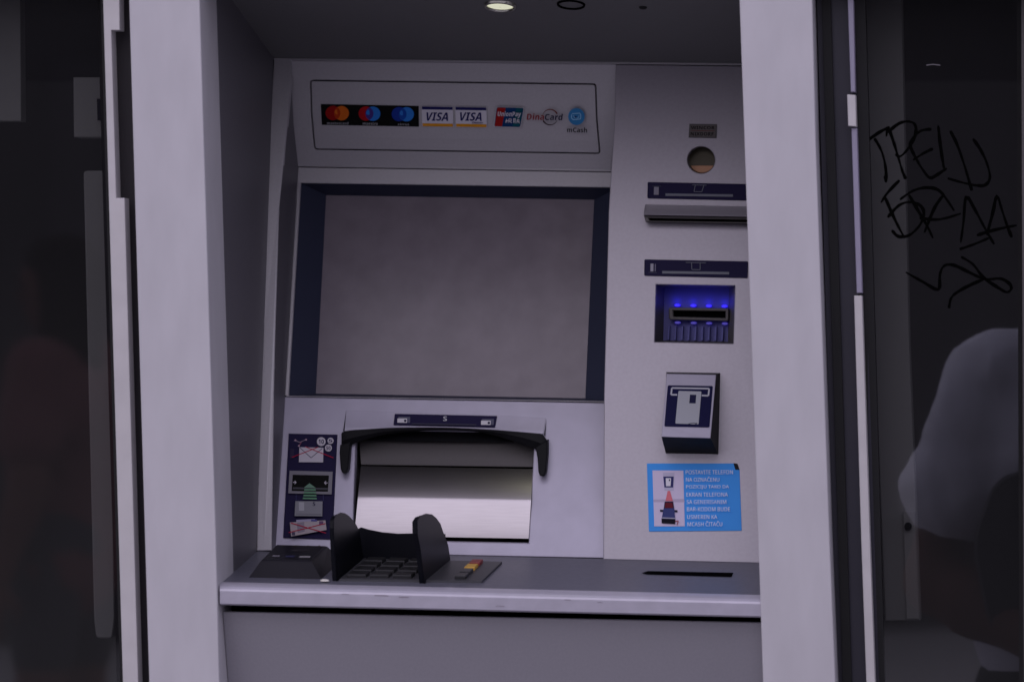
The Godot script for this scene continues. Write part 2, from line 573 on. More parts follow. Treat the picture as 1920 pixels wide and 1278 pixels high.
func doors() -> void:
	# left door
	var d := thing("glass_door", "dark glass door with a stepped pale frame left of the left pillar", "glass door", at(100, 2900, -0.04) * Vector3(1, 0, 1), "glass doors beside the machine")
	var s := Shape.new()
	panel(s, loop2([[191, -60], [222.5, -60], [224, 56.5], [208, 56.5], [217.5, 371], [233, 371], [260, 1330], [310, 2900], [280, 2900], [231.5, 1330]]), [], const_z(-0.012), 0.02, 1.0)
	commit(s, "frame_profile", mats.frame, d)
	s = Shape.new()
	panel(s, loop2([[186, -60], [196, -60], [236, 1330], [285, 2900], [270, 2900], [226, 1330]]), [], const_z(-0.034), 0.02, 0.5)
	commit(s, "gasket", mats.gasket, d)
	s = Shape.new()
	panel(s, loop2([[-900, -60], [194, -60], [234, 1330], [282, 2900], [-900, 2900]]), [], const_z(-0.042), 0.006, 0.3)
	commit(s, "pane", mats.glass, d)
	s = Shape.new()
	panel(s, loop2([[180, -60], [262, -60], [300, 1330], [345, 2900], [265, 2900], [220, 1330]]), [], const_z(-0.05), 0.05, 0.5)
	tag(commit(s, "door_jamb", mats.jamb), "black jamb between the stepped pale frame and the left pillar", "door jamb", "door jambs")
	# what stands behind the left pane
	s = Shape.new()
	panel(s, rounded(loop2([[156, 320], [206, 320], [214, 1160], [210, 1196], [180, 1196], [176, 1160]]), 8), [], const_z(-0.10), 0.03, 2.0)
	tag(commit(s, "door_bar", mats.post), "long dim grey upright bar behind the left glass door", "bar")
	var box := thing("notice_box", "dim grey square box behind the left glass, near its frame", "box", at(170, 250, -0.1))
	s = Shape.new()
	panel(s, loop2([[137, 145], [215, 145], [218, 258], [138, 257]]), [], const_z(-0.10), 0.03, 1.5)
	commit(s, "case", mats.post, box)
	s = Shape.new()
	panel(s, loop2([[181, 185], [212, 185], [213, 225], [182, 225]]), [], const_z(-0.094), 0.005, 1.0)
	commit(s, "display", mats.navy, box)
	s = Shape.new()
	panel(s, loop2([[-200, -60], [37, -60], [39, 227], [-200, 225]]), [], const_z(-0.12), 0.02, 1.0)
	tag(commit(s, "notice_board", mats.post), "dim grey board behind the left glass at its upper corner", "board")

	# right door, standing ajar
	d = thing("glass_door", "dark glass door with black scrawled graffiti on its pane", "glass door", at(1800, 2900, -0.06) * Vector3(1, 0, 1), "glass doors beside the machine")
	var jamb := thing("door_jamb", "navy black jamb with pale hinge strips beside the graffitied glass", "door jamb", at(1590, 2900, -0.05) * Vector3(1, 0, 1), "door jambs")
	s = Shape.new()
	panel(s, loop2([[1530, -60], [1606, -60], [1650, 1330], [1690, 2900], [1610, 2900], [1570, 1330]]), [], const_z(-0.052), 0.07, 0.5)
	commit(s, "post", mats.jamb_blue, jamb)
	s = Shape.new()
	panel(s, loop2([[1539, -60], [1556, -60], [1599, 1330], [1640, 2900], [1620, 2900], [1582, 1330]]), [], const_z(-0.045), 0.02, 0.5)
	commit(s, "seal", mats.gasket, jamb)
	s = Shape.new()
	panel(s, loop2([[1588, -60], [1599.5, -60], [1604, 172], [1596, 172]]), [], const_z(-0.03), 0.02, 1.0)
	commit(s, "strip", mats.frame_blue, jamb)
	s = Shape.new()
	panel(s, loop2([[1589, 177], [1604.5, 178], [1606, 237], [1591, 236]]), [], const_z(-0.024), 0.02, 1.0)
	commit(s, "hinge", mats.frame, jamb)
	s = Shape.new()
	panel(s, loop2([[1597, 240], [1607, 240], [1617, 549], [1607, 549]]), [], const_z(-0.03), 0.02, 1.0)
	commit(s, "strip", mats.frame_blue, jamb)
	s = Shape.new()
	panel(s, loop2([[1602, 554], [1616.5, 554], [1631.5, 1012], [1643, 1330], [1690, 2900], [1675, 2900], [1627, 1330], [1615.5, 1012]]), [], const_z(-0.024), 0.02, 1.0)
	commit(s, "strip", mats.frame, jamb)
	s = Shape.new()
	panel(s, loop2([[1601, -60], [1621, -60], [1661, 1330], [1705, 2900], [1690, 2900], [1643, 1330]]), [], z_pane_right, 0.02, 0.5)
	commit(s, "gasket", mats.gasket, d)
	s = Shape.new()
	panel(s, loop2([[1612, -60], [2900, -60], [2900, 2900], [1696, 2900], [1652, 1330]]), [], over(z_pane_right, -0.004), 0.006, 0.3)
	commit(s, "pane", mats.glass, d)
	s = Shape.new()
	panel(s, loop2([[1915.5, -60], [1950, -60], [1960, 2900], [1926, 2900]]), [], over(z_pane_right, 0.012), 0.02, 1.0)
	commit(s, "frame_profile", mats.plate, d)
	graffiti(d)
	var post := thing("door_post", "dim grey upright post with a lock hole behind the graffitied glass", "post", at(1680, 1160, -0.13))
	s = Shape.new()
	panel(s, loop2([[1618, -60], [1689, -60], [1705, 640], [1726, 1163], [1661, 1163], [1640, 640]]), [], const_z(-0.13), 0.04, 1.0)
	commit(s, "profile", mats.post, post)
	s = Shape.new()
	panel(s, loop2([[1694, 960], [1716, 960], [1724, 1160], [1700, 1160]]), [], const_z(-0.122), 0.007, 1.0)
	commit(s, "cover_strip", mats.post, post)
	s = Shape.new()
	panel(s, oval(1703, 987, 7, 8), [], const_z(-0.117), 0.006, 0.8)
	commit(s, "lock_hole", mats.void, post)

func graffiti(d: Node3D) -> void:
	var strokes := [
		[[170, 530], [215, 498], [258, 475]], [[200, 518], [222, 555], [236, 595], [244, 645], [243, 684]], [[237, 660], [244, 684]],
		[[245, 512], [252, 482], [270, 525], [290, 590], [305, 640], [318, 672]], [[255, 492], [290, 464], [325, 455], [352, 466], [355, 500], [335, 545], [300, 585], [278, 578]],
		[[415, 484], [375, 490], [345, 518], [335, 545], [352, 585], [378, 630], [408, 666], [440, 652], [472, 630]], [[345, 600], [385, 574], [420, 557]],
		[[440, 470], [446, 530], [456, 600], [462, 632]], [[485, 490], [510, 540], [535, 610], [556, 680], [566, 715]],
		[[475, 668], [530, 684], [585, 695], [618, 692], [634, 662], [620, 605], [595, 555], [570, 520]],
		[[225, 760], [250, 722], [295, 675]], [[240, 738], [262, 790], [288, 845], [314, 893]], [[250, 815], [292, 770], [335, 757], [372, 770], [386, 800], [370, 845], [330, 882], [290, 886], [265, 862]],
		[[296, 748], [345, 715], [395, 703], [440, 712], [472, 748], [500, 790]], [[388, 872], [410, 815], [432, 768], [462, 728]], [[330, 730], [365, 790], [400, 850], [420, 893]],
		[[370, 818], [445, 822], [525, 800]], [[524, 910], [535, 830], [545, 738], [580, 790], [615, 855], [650, 916]], [[622, 882], [644, 800], [660, 735], [680, 790], [700, 850], [716, 890]],
		[[585, 882], [650, 862], [735, 844]], [[520, 934], [570, 917], [630, 892]],
		[[318, 1020], [380, 1055], [440, 1085], [446, 1030], [462, 996], [500, 994], [555, 1020], [615, 1046], [672, 1044], [706, 1062], [714, 1082], [698, 1095], [668, 1080], [610, 1040], [570, 990], [525, 962]],
		[[612, 1046], [560, 1068], [510, 1096], [488, 1118], [480, 1156]],
	]
	var s := Shape.new()
	for k in strokes.size():
		var pts: Array = strokes[k]
		var z := over(z_pane_right, -0.0034 + 0.00004 * k)
		var left := PackedVector3Array()
		var right := PackedVector3Array()
		var c := PackedVector2Array()
		for i in pts.size():   # soften the corners
			c.append(Vector2(1540 + pts[i][0] / 2.0, pts[i][1] / 2.0))
		var f := PackedVector2Array()
		for i in c.size() - 1:
			for q in 4:
				f.append(c[i].cubic_interpolate(c[i + 1], c[maxi(i - 1, 0)], c[mini(i + 2, c.size() - 1)], q / 4.0))
		f.append(c[-1])
		for i in f.size():
			var t := (f[mini(i + 1, f.size() - 1)] - f[maxi(i - 1, 0)]).normalized().orthogonal()
			var w := 2.7 + 0.6 * sin(i * 0.45 + k * 1.7) + 0.35 * sin(i * 1.9 + k)
			if i == 0 or i == f.size() - 1: w *= 0.6
			var a := f[i] + t * w
			var b := f[i] - t * w
			left.append(at(a.x, a.y, z.call(a.x, a.y)))
			right.append(at(b.x, b.y, z.call(b.x, b.y)))
		s.loft([left, right], false, false, false)
	var p := Print.new(self, over(z_pane_right, -0.0034))
	p.line([[1738, 122], [1750, 120.5], [1763, 122]], 1.8, Color(0.45, 0.44, 0.46), true)
	commit(p.s, "scratch", mats.print, d)
	note(commit(s, "graffiti", mats.marker, d), "black marker scrawl of two words and a flourish")

# ---------------------------------------------------------------- the machine
func machine() -> void:
	atm = thing("cash_machine", "silver wall cash machine with a blank screen set between two pillars", "cash machine", Vector3(0, 0, -0.3))
	var bend := [130, 160, 186, 212, 236, 260, 287, 314, 345]
	var s := Shape.new()
	# frame down the left side and its inner cheek
	panel(s, loop2([[513.5, 111], [546, 111.5], [545, 150], [531, 310], [523, 390], [514, 690], [509, 1032], [481, 1032.5], [485, 690], [497, 390]]), [], z_frame, 0.01, 1.6)
	commit(s, "side_frame", mats.silver, atm)
	s = Shape.new()
	var cheek_front := [[546, 118], [545, 150], [538, 230], [531, 310], [523, 390], [514, 690], [509, 1032]]
	var cheek_back := [[546, 118], [545.5, 150], [550, 230], [559, 314], [554.5, 390], [537, 690], [516, 1032]]
	for i in cheek_front.size() - 1:
		var a: Array = cheek_front[i]
		var b: Array = cheek_front[i + 1]
		var c: Array = cheek_back[i + 1]
		var e: Array = cheek_back[i]
		s.quad(at(a[0], a[1], z_frame(a[0], a[1]) - 0.001), at(b[0], b[1], z_frame(b[0], b[1]) - 0.001), at(c[0], c[1], z_front(c[0], c[1]) - 0.001), at(e[0], e[1], z_front(e[0], e[1]) - 0.001))
	commit(s, "side_cheek", mats.lining, atm, true)
	s = Shape.new()
	panel(s, loop2([[513, 108.5], [1460, 119], [1460, 123], [513, 112.2]]), [], over(z_frame, 0.002), 0.012, 0.8)
	commit(s, "top_trim", mats.silver, atm)
	# sign: a bulging surround and a panel set in it, a dark joint between them
	var sign_hole := rounded(loop2([[581, 149.5], [1118, 156.5], [1120, 220], [1126, 288.5], [589, 280.5], [583, 215]]), 7)
	s = Shape.new()
	panel(s, loop2([[545.5, 113], [1156, 120], [1155.5, 160], [1155, 205], [1152, 259], [1145.5, 321.5], [558.5, 312], [551.5, 259], [547, 212], [544.5, 167]]), [sign_hole], z_front, 0.008, 1.3, bend)
	commit(s, "sign_surround", mats.silver, atm)
	s = Shape.new()
	panel(s, inset(sign_hole, 2.3), [], over(z_front, 0.0002), 0.006, 0.8, bend)
	var sg := commit(s, "sign_panel", mats.silver, atm)
	s = Shape.new()
	sheet(s, inset(sign_hole, -2.0), [], over(z_front, -0.006), bend)
	commit(s, "joint", mats.void, sg)
	sign_print(sg)
	# band over the screen, thin strip beside it
	var screen_hole := loop2([[563.5, 343], [1160, 351.5], [1148, 752.5], [540.5, 741.5]])
	s = Shape.new()
	panel(s, loop2([[558.5, 313.5], [1160, 323], [1160, 354], [1148, 755], [1131, 753], [538, 743], [534, 741], [537, 690], [554.5, 390], [557, 345]]), [inset(screen_hole, 0.0)], z_front, 0.01, 1.2, [345, 400, 540, 700, 742])
	commit(s, "screen_surround", mats.silver, atm)
	# screen
	var glass := loop2([[611.5, 366], [1114, 374.5], [1097.5, 746.5], [592, 737.5]])
	s = Shape.new()
	var ring_out := lay(screen_hole, over(z_front, -0.004))
	var ring_in := lay(glass, over(z_front, -0.036))
	s.loft([ring_out, ring_in], true, false, false)
	var bz := commit(s, "screen_bezel", mats.bezel, atm)
	s = Shape.new()
	panel(s, inset(glass, -1.0), [], over(z_front, -0.0355), 0.006, 1.2, [400, 560, 700])
	note(commit(s, "screen", mats.screen, atm), "blank grey screen that is switched off")
	# lower front with the cash opening
	var cash := loop2([[667, 806], [1003, 812], [991.5, 1018], [661, 1011.5]])
	s = Shape.new()
	panel(s, loop2([[533.5, 744], [1150, 755.5], [1146, 1047], [1128.5, 1046], [515, 1034], [516, 1017]]), [cash], z_front, 0.012, 1.4, [800, 900])
	commit(s, "lower_front", mats.lower, atm)
	cash_opening()
	notice()
	# side panel with the card reader
	s = Shape.new()
	var reader := loop2([[1230.5, 533], [1378.5, 535.5], [1375.5, 644], [1227.5, 641]])
	var lens := oval(1315, 299.5, 26, 25.4, 36)
	var slot := loop2([[1212, 404], [1460, 408], [1460, 421], [1213, 416]])
	panel(s, loop2([[1155, 121], [1460, 125], [1460, 1056], [1131.5, 1048.5], [1133, 740], [1141.5, 400], [1146, 320], [1152, 240]]), [lens, slot, reader], z_frame, 0.02, 1.3, [294, 404, 580])
	commit(s, "side_panel", mats.side, atm)
	# dark body behind everything
	s = Shape.new()
	s.loft([lay(loop2([[500, 112], [1480, 124], [1480, 500], [500, 500]]), const_z(-0.56)), lay(loop2([[500, 500], [1480, 500], [1480, 1060], [480, 1040]]), const_z(-0.56))], true, true, true)
	commit(s, "back_body", mats.void, atm)

func icon_card(p: Print, x: float, y: float) -> void:
	p.rect(x, y - 3, x + 22, y + 8, Color(0.35, 0.35, 0.42))
	p.rect(x - 2, y, x + 16, y + 8, Color(0.78, 0.77, 0.80))
	p.poly(oval(x + 12.5, y + 4.5, 2.4, 2.4, 12), Color(0.1, 0.1, 0.2))

func sign_print(parent: Node3D) -> void:
	var p := Print.new(self, over(z_front, 0.0004))
	var white := Color(0.85, 0.84, 0.88)
	p.points([[601, 195], [785, 198.5], [785.5, 237.5], [603, 234]], Color(0.06, 0.06, 0.07))
	var pairs := [[620, 643, Color(0.62, 0.10, 0.09), Color(0.85, 0.42, 0.14), Color(0.74, 0.24, 0.10)], [682, 702, Color(0.68, 0.10, 0.14), Color(0.20, 0.50, 0.85), Color(0.30, 0.22, 0.55)], [744, 765, Color(0.12, 0.22, 0.60), Color(0.20, 0.50, 0.85), Color(0.12, 0.30, 0.68)]]
	for k in 3:
		var q: Array = pairs[k]
		var y := 211.8 + k * 1.0
		p.poly(oval(q[0] + 4, y, 14, 13.5), q[2])
		p.poly(oval(q[1] - 3, y + 0.3, 14, 13.5), q[3])
		var lens_shape := PackedVector2Array()
		var m: float = (q[0] + q[1] + 1) / 2.0
		var half: float = (q[1] - q[0] - 7) / 2.0
		var h := sqrt(14.0 * 14.0 - half * half)
		var sweep := asin(h / 14.0)
		for i in 9: lens_shape.append(Vector2(m - half + 14 * cos(lerpf(-sweep, sweep, i / 8.0)), y + 13.5 * sin(lerpf(-sweep, sweep, i / 8.0))))
		for i in range(1, 8): lens_shape.append(Vector2(m + half - 14 * cos(lerpf(sweep, -sweep, i / 8.0)), y + 13.5 * sin(lerpf(sweep, -sweep, i / 8.0))))
		p.poly(lens_shape, q[4])
	p.text("mastercard", 613, 228, 653, 233, Color(0.6, 0.6, 0.62))
	p.text("maestro", 680, 229, 708, 234, Color(0.6, 0.6, 0.62))
	p.text("cirrus", 746, 230.5, 767, 235, Color(0.6, 0.6, 0.62))
	for k in 2:
		var x := 790.5 + k * 63.0
		var y := 199.0 + k * 1.0
		p.points([[x, y], [x + 58.5, y + 1], [x + 59.5, y + 39], [x + 1, y + 38]], white)
		p.points([[x + 0.5, y + 0.5], [x + 58, y + 1.5], [x + 58.1, y + 6.8], [x + 0.6, y + 6]], Color(0.12, 0.12, 0.36))
		p.points([[x + 1.5, y + 32], [x + 58.5, y + 33], [x + 58.8, y + 38.5], [x + 1.7, y + 37.5]], Color(0.85, 0.58, 0.15))
		p.text("VISA", x + 9, y + 11.5 - k, x + 53, y + 27 - k, Color(0.10, 0.11, 0.36), true, 0.016, 0.22)
		if k == 1: p.text("Electron", x + 32, y + 27.8, x + 52, y + 31.5, Color(0.15, 0.16, 0.38))
	p.poly(rounded(loop2([[930, 199.5], [983.5, 201], [976.5, 239.5], [925, 238]]), 4), Color(0.75, 0.75, 0.78))
	p.poly(rounded(loop2([[931.5, 200.8], [982, 202.2], [975.2, 238.3], [926.6, 236.9]]), 3.5), Color(0.08, 0.22, 0.42))
	p.poly(loop2([[932.5, 201.5], [948, 201.9], [941, 237], [927.5, 236.4]]), Color(0.62, 0.12, 0.13))
	p.poly(loop2([[968, 202.2], [980.5, 202.6], [974, 237.6], [960.5, 237.4]]), Color(0.05, 0.32, 0.38))
	p.text("UnionPay", 934, 208.5, 977.5, 220.5, white, true, 0.016, 0.15)
	for g in [[[950, 223, 948, 230], [948, 226, 953, 226], [950.5, 225, 950.5, 230], [954, 223, 954, 230], [954, 223, 958.5, 223], [958.5, 223, 958.5, 227], [954, 226.5, 958.5, 226.5], [955.5, 227, 959.5, 230.5]], [[962, 222.5, 967, 222.5], [963, 222.5, 963, 230.5], [966, 222.5, 966, 231], [963, 225, 966, 225], [963, 227.5, 966, 227.5], [968.5, 225, 974, 225], [968, 227.5, 974.5, 227.5], [971.5, 222.5, 969, 231], [971.5, 227.5, 974, 231]]]:
		for l in g: p.line([[l[0], l[1]], [l[2], l[3]]], 1.2, white)
	# wordmark with two arcs
	for half in [[PI * 1.1, PI * 1.86], [PI * 0.14, PI * 0.86]]:
		var up := p.lifted()
		var col := Color(0.42, 0.17, 0.15) if half[0] > 3.0 else Color(0.22, 0.12, 0.15)
		for i in 10:
			var a := lerpf(half[0], half[1], i / 10.0)
			var b := lerpf(half[0], half[1], (i + 1) / 10.0)
			var w0 := 0.7 + 1.7 * i / 10.0
			var w1 := 0.7 + 1.7 * (i + 1) / 10.0
			var q := PackedVector2Array()
			for e in [[a, w0], [b, w1], [b, -w1], [a, -w0]]:
				q.append(Vector2(1031.5 + cos(e[0]) * (14.5 + e[1] * 0.6), 219.5 + sin(e[0]) * (14.5 + e[1] * 0.6)))
			sheet(p.s, q, [], up, [], col.srgb_to_linear())
	p.text("Dina", 989, 212.5, 1021, 224.5, Color(0.55, 0.12, 0.16), true, 0.012, 0.12)
	p.text("Card", 1022.5, 213, 1055.5, 225, Color(0.13, 0.10, 0.24), true, 0.012, 0.12)
	p.poly(oval(1081, 218.5, 15.5, 16), Color(0.24, 0.52, 0.74))
	p.line([[1073, 213], [1087, 212], [1089, 215], [1088.5, 223], [1075, 224.5], [1071.5, 221], [1072, 214.5]], 1.4, Color(0.62, 0.82, 0.93))
	p.line([[1075.5, 216], [1077, 221], [1084, 221.5], [1086, 216.5]], 1.2, Color(0.55, 0.76, 0.9))
	p.poly(oval(1079.5, 219, 2.2, 1.8, 10), Color(0.12, 0.25, 0.45))
	p.text("mCash", 1063.5, 238.5, 1101, 247.8, Color(0.10, 0.09, 0.12))
	commit(p.s, "card_logos", mats.print, parent)

func cash_opening() -> void:
	var cash := loop2([[667, 806], [1003, 812], [991.5, 1018], [661, 1011.5]])
	var s := Shape.new()
	# recess walls
	var rim := lay(cash, over(z_front, -0.012))
	var deep := PackedVector3Array()
	for p in rim: deep.append(Vector3(p.x, p.y, p.z - 0.07))
	s.loft([rim, deep], true, false, false)
	var rec := commit(s, "cash_recess", mats.plate, atm)
	s = Shape.new()
	s.fan(deep)
	commit(s, "recess_back", mats.void, rec)
	# upper plate
	s = Shape.new()
	panel(s, loop2([[673, 822], [1003, 827.5], [1000.5, 875.5], [676.5, 871]]), [], over(z_front, -0.018), 0.004, 0.8)
	commit(s, "upper_plate", mats.plate, rec)
	s = Shape.new()
	panel(s, loop2([[667, 800], [1003, 806], [1003, 829], [668, 825.5]]), [], over(z_front, -0.008), 0.008, 0.5)
	commit(s, "recess_top", mats.black, rec)
	# rolling shutter: steep at its foot, turning back at the top
	s = Shape.new()
	var rows := 30
	var prev := PackedVector3Array()
	var foot := 1004.5
	var drop := 0.0
	var last := foot
	for i in rows + 1:
		var y := lerpf(foot, 874.0, float(i) / rows)
		var f := (foot - y) / (foot - 874.0)
		var tilt := lerpf(8.0, 19.0, f / 0.56) if f < 0.56 else lerpf(37.0, 50.0, (f - 0.56) / 0.44)
		drop += (last - y) / UNIT * tan(deg_to_rad(tilt))
		last = y
		var row := PackedVector3Array()
		for k in 9:
			var x := lerpf(lerpf(664, 676.5, f), lerpf(991.2, 999.5, f), k / 8.0)
			row.append(at(x, y + 0.018 * (x - 664.0) - 1.0, z_front(830, 1002) - 0.008 - drop))
		if i: s.loft([prev, row], false, false, false)
		prev = row
	note(commit(s, "shutter", mats.steel, rec, true), "brushed steel shutter of the cash slot")
	# silver ramp above the hood, with a slit at each end
	var p := Shape.new()
	var ramp := over(z_front, 0.0)
	var lift := func(x, y):
		var t := clampf((level(x, y) - 768.0) / 36.0, 0.0, 1.0)
		return z_front(x, y) + 0.0002 + 0.0015 * t * t
	panel(p, loop2([[648.5, 769], [740, 772], [930, 778], [1023, 784], [1019, 813.5], [1000, 811.5], [928, 805.5], [832, 801.5], [738, 802], [690, 804.5], [645, 808]]), [], lift, 0.012, 0.3, [772, 776, 780, 784, 788, 792, 796, 800, 804])
	var rampo := commit(p, "hood_ramp", mats.lower, atm)
	for e in [[[649, 768], [645.5, 808], [643, 808]], [[1024.5, 784], [1022.5, 816], [1020, 816]]]:
		s = Shape.new()
		var q := PackedVector2Array()
		for v in e: q.append(Vector2(v[0], v[1]))
		sheet(s, q, [], over(lift, 0.0008), [])
		commit(s, "end_slit", mats.black, rampo)
	# black label on the ramp
	s = Shape.new()
	panel(s, rounded(loop2([[740, 775.5], [932, 779.5], [928, 801], [737.5, 796.5]]), 1.5), [], over(lift, 0.0016), 0.002, 0.5, [780, 784, 788, 792, 796])
	var lab := commit(s, "cash_label", mats.navy, rampo)
	var pr := Print.new(self, over(lift, 0.0018))
	icon_card(pr, 747, 784)
	icon_card(pr, 904, 788)
	pr.text("S", 831, 780, 838, 789, Color(0.68, 0.68, 0.72))
	pr.rect(772, 793, 893, 795, Color(0.25, 0.25, 0.30))
	commit(pr.s, "lettering", mats.print, lab)
	# black hood arching over the slot, with two feet
	s = Shape.new()
	var top := [[640, 818], [645, 808], [690, 804], [738, 801.5], [832, 801], [928, 805.5], [1000, 811.5], [1017, 814], [1026, 826]]
	var low := [[640, 843], [650, 837], [690, 822.5], [738, 812], [832, 806], [905, 811], [960, 826.5], [1008, 843], [1026, 848]]
	var bars := []
	for i in 33:
		var f := i / 32.0
		var a := pick(top, f)
		var b := pick(low, f)
		var lo_z := z_front(a.x, 808 + 0.018 * (a.x - 640)) + 0.014
		var l := PackedVector3Array()
		for c in [[a.y, -0.030], [a.y, -0.004], [a.y + 0.8, 0.0], [lerpf(a.y, b.y, 0.55), 0.003], [b.y - 0.8, 0.0], [b.y, -0.004], [b.y, -0.030]]:
			l.append(at(lerpf(a.x, b.x, clampf((c[0] - a.y) / maxf(b.y - a.y, 1.0), 0, 1)), c[0], lo_z + c[1]))
		bars.append(l)
	s.loft(bars)
	var hood := commit(s, "hood", mats.black, atm)
	for e in [[[637.5, 834], [657, 827], [655, 850], [652.5, 880], [649, 886], [645, 887.5], [641, 885], [638.5, 878], [636.5, 850]], [[1004, 838], [1026.5, 824], [1026.5, 850], [1023.5, 884], [1021, 890.5], [1016.5, 893], [1012, 891], [1009.5, 884], [1008, 858]]]:
		s = Shape.new()
		panel(s, dense(loop2(e), 8.0), [], over(z_front, 0.013), 0.017, 1.8)
		commit(s, "foot", mats.black, hood)

func pick(t: Array, f: float) -> Vector2:
	var k := clampf(f, 0.0, 1.0) * (t.size() - 1)
	var i := mini(int(k), t.size() - 2)
	var c := func(n): return Vector2(t[clampi(n, 0, t.size() - 1)][0], t[clampi(n, 0, t.size() - 1)][1])
	return c.call(i).cubic_interpolate(c.call(i + 1), c.call(i - 1), c.call(i + 2), k - i)

func notice() -> void:
	var s := Shape.new()
	panel(s, loop2([[541, 812.5], [632, 814.5], [623, 1010.5], [530.5, 1007.5]]), [], over(z_front, 0.0022), 0.004, 0.6, [900])
	var o := note(commit(s, "notice", mats.navy, atm), "navy notice of what may be paid in")
	var p := Print.new(self, over(z_front, 0.0024))
	var pale := Color(0.72, 0.70, 0.74)
	var red := Color(0.62, 0.12, 0.22)
	# scissors, envelope and coins
	p.line([[549, 826], [562, 829]], 1.2, Color(0.3, 0.28, 0.4))
	p.line([[554, 825], [561, 829], [573, 824]], 1.2, Color(0.55, 0.5, 0.55))
	p.line([[560.5, 835.5], [565, 828]], 1.5, Color(0.5, 0.3, 0.38))
	for e in [[553.5, 825], [573.5, 824], [560, 835.5]]: p.poly(oval(e[0], e[1], 1.9, 1.8, 10), Color(0.66, 0.55, 0.62))
	p.rect(544, 841, 551, 859, Color(0.20, 0.18, 0.26))
	p.points([[561, 838], [606, 839], [605.5, 866.5], [560, 866]], pale)
	p.line([[562, 839], [583, 858], [604, 840]], 1.3, Color(0.30, 0.29, 0.36))
	p.line([[547, 857], [596, 838]], 1.5, red)
	p.line([[572, 837], [625, 858]], 1.5, red)
	for c in [[602, 827.5, 8.3, "10"], [619.5, 826, 5.8, "5"], [615.5, 839.5, 6.6, "50"]]:
		p.poly(oval(c[0], c[1], c[2], c[2], 20), pale)
		p.text(c[3], c[0] - c[2] * 0.6, c[1] - c[2] * 0.5, c[0] + c[2] * 0.6, c[1] + c[2] * 0.5, Color(0.10, 0.10, 0.22), true, 0.01)
	# slot with a note going in
	p.points([[542.5, 882], [623.5, 884], [621.5, 926.5], [540, 924.5]], Color(0.48, 0.47, 0.50))
	p.points([[548.5, 889.5], [616.5, 891], [614.5, 921.5], [546.5, 920]], Color(0.07, 0.065, 0.08))
	p.points([[549, 913], [614.5, 914.5], [614, 918], [548.5, 916.5]], Color(0.27, 0.27, 0.30))
	p.line([[549, 904], [555, 904]], 1.3, pale)
	p.line([[552, 901], [555, 904], [552, 907]], 1.2, pale)
	p.line([[614, 905], [608, 904.5]], 1.3, pale)
	p.line([[611, 901.5], [608, 904.5], [611, 908]], 1.2, pale)
	p.points([[580, 905.5], [592, 914.5], [569, 914]], Color(0.40, 0.52, 0.45))
	for k in 4:
		p.points([[570.5 - k * 0.9, 916 + k * 5.4], [591.5 + k * 0.6, 916.4 + k * 5.4], [592 + k * 0.6, 919.6 + k * 5.4], [570 - k * 0.9, 919.2 + k * 5.4]], Color(0.36, 0.52, 0.42))
	p.line([[555, 926], [555, 938]], 1.0, Color(0.24, 0.24, 0.38))
	p.line([[606, 927], [606, 939]], 1.0, Color(0.24, 0.24, 0.38))
	p.points([[553.5, 939], [604.5, 939.5], [604, 967.5], [552, 967]], Color(0.50, 0.50, 0.53))
	p.points([[560, 941], [570, 941], [570, 957], [560, 957]], Color(0.62, 0.62, 0.65))
	p.text("5", 586, 941, 591, 948, Color(0.16, 0.14, 0.25))
	p.line([[555, 963], [602, 964]], 0.9, Color(0.38, 0.37, 0.42))
	# crossed-out bundle
	p.points([[555, 974], [590, 972.5], [594, 985], [556, 988]], Color(0.58, 0.56, 0.66))
	p.points([[543, 979], [610, 975], [612, 993], [545.5, 1005.5]], Color(0.62, 0.58, 0.60))
	p.points([[556, 980], [570, 978], [571, 996], [558, 999]], Color(0.50, 0.47, 0.52))
	p.rect(598, 976.5, 606, 983, Color(0.38, 0.28, 0.40))
	p.rect(547, 997, 553, 1003, Color(0.30, 0.28, 0.36))
	p.rect(583, 973.5, 594, 977, Color(0.30, 0.30, 0.52))
	p.line([[541, 998], [610, 981]], 1.5, red)
	p.line([[545, 980], [611, 999]], 1.5, red)
	commit(p.s, "pictograms", mats.print, o)

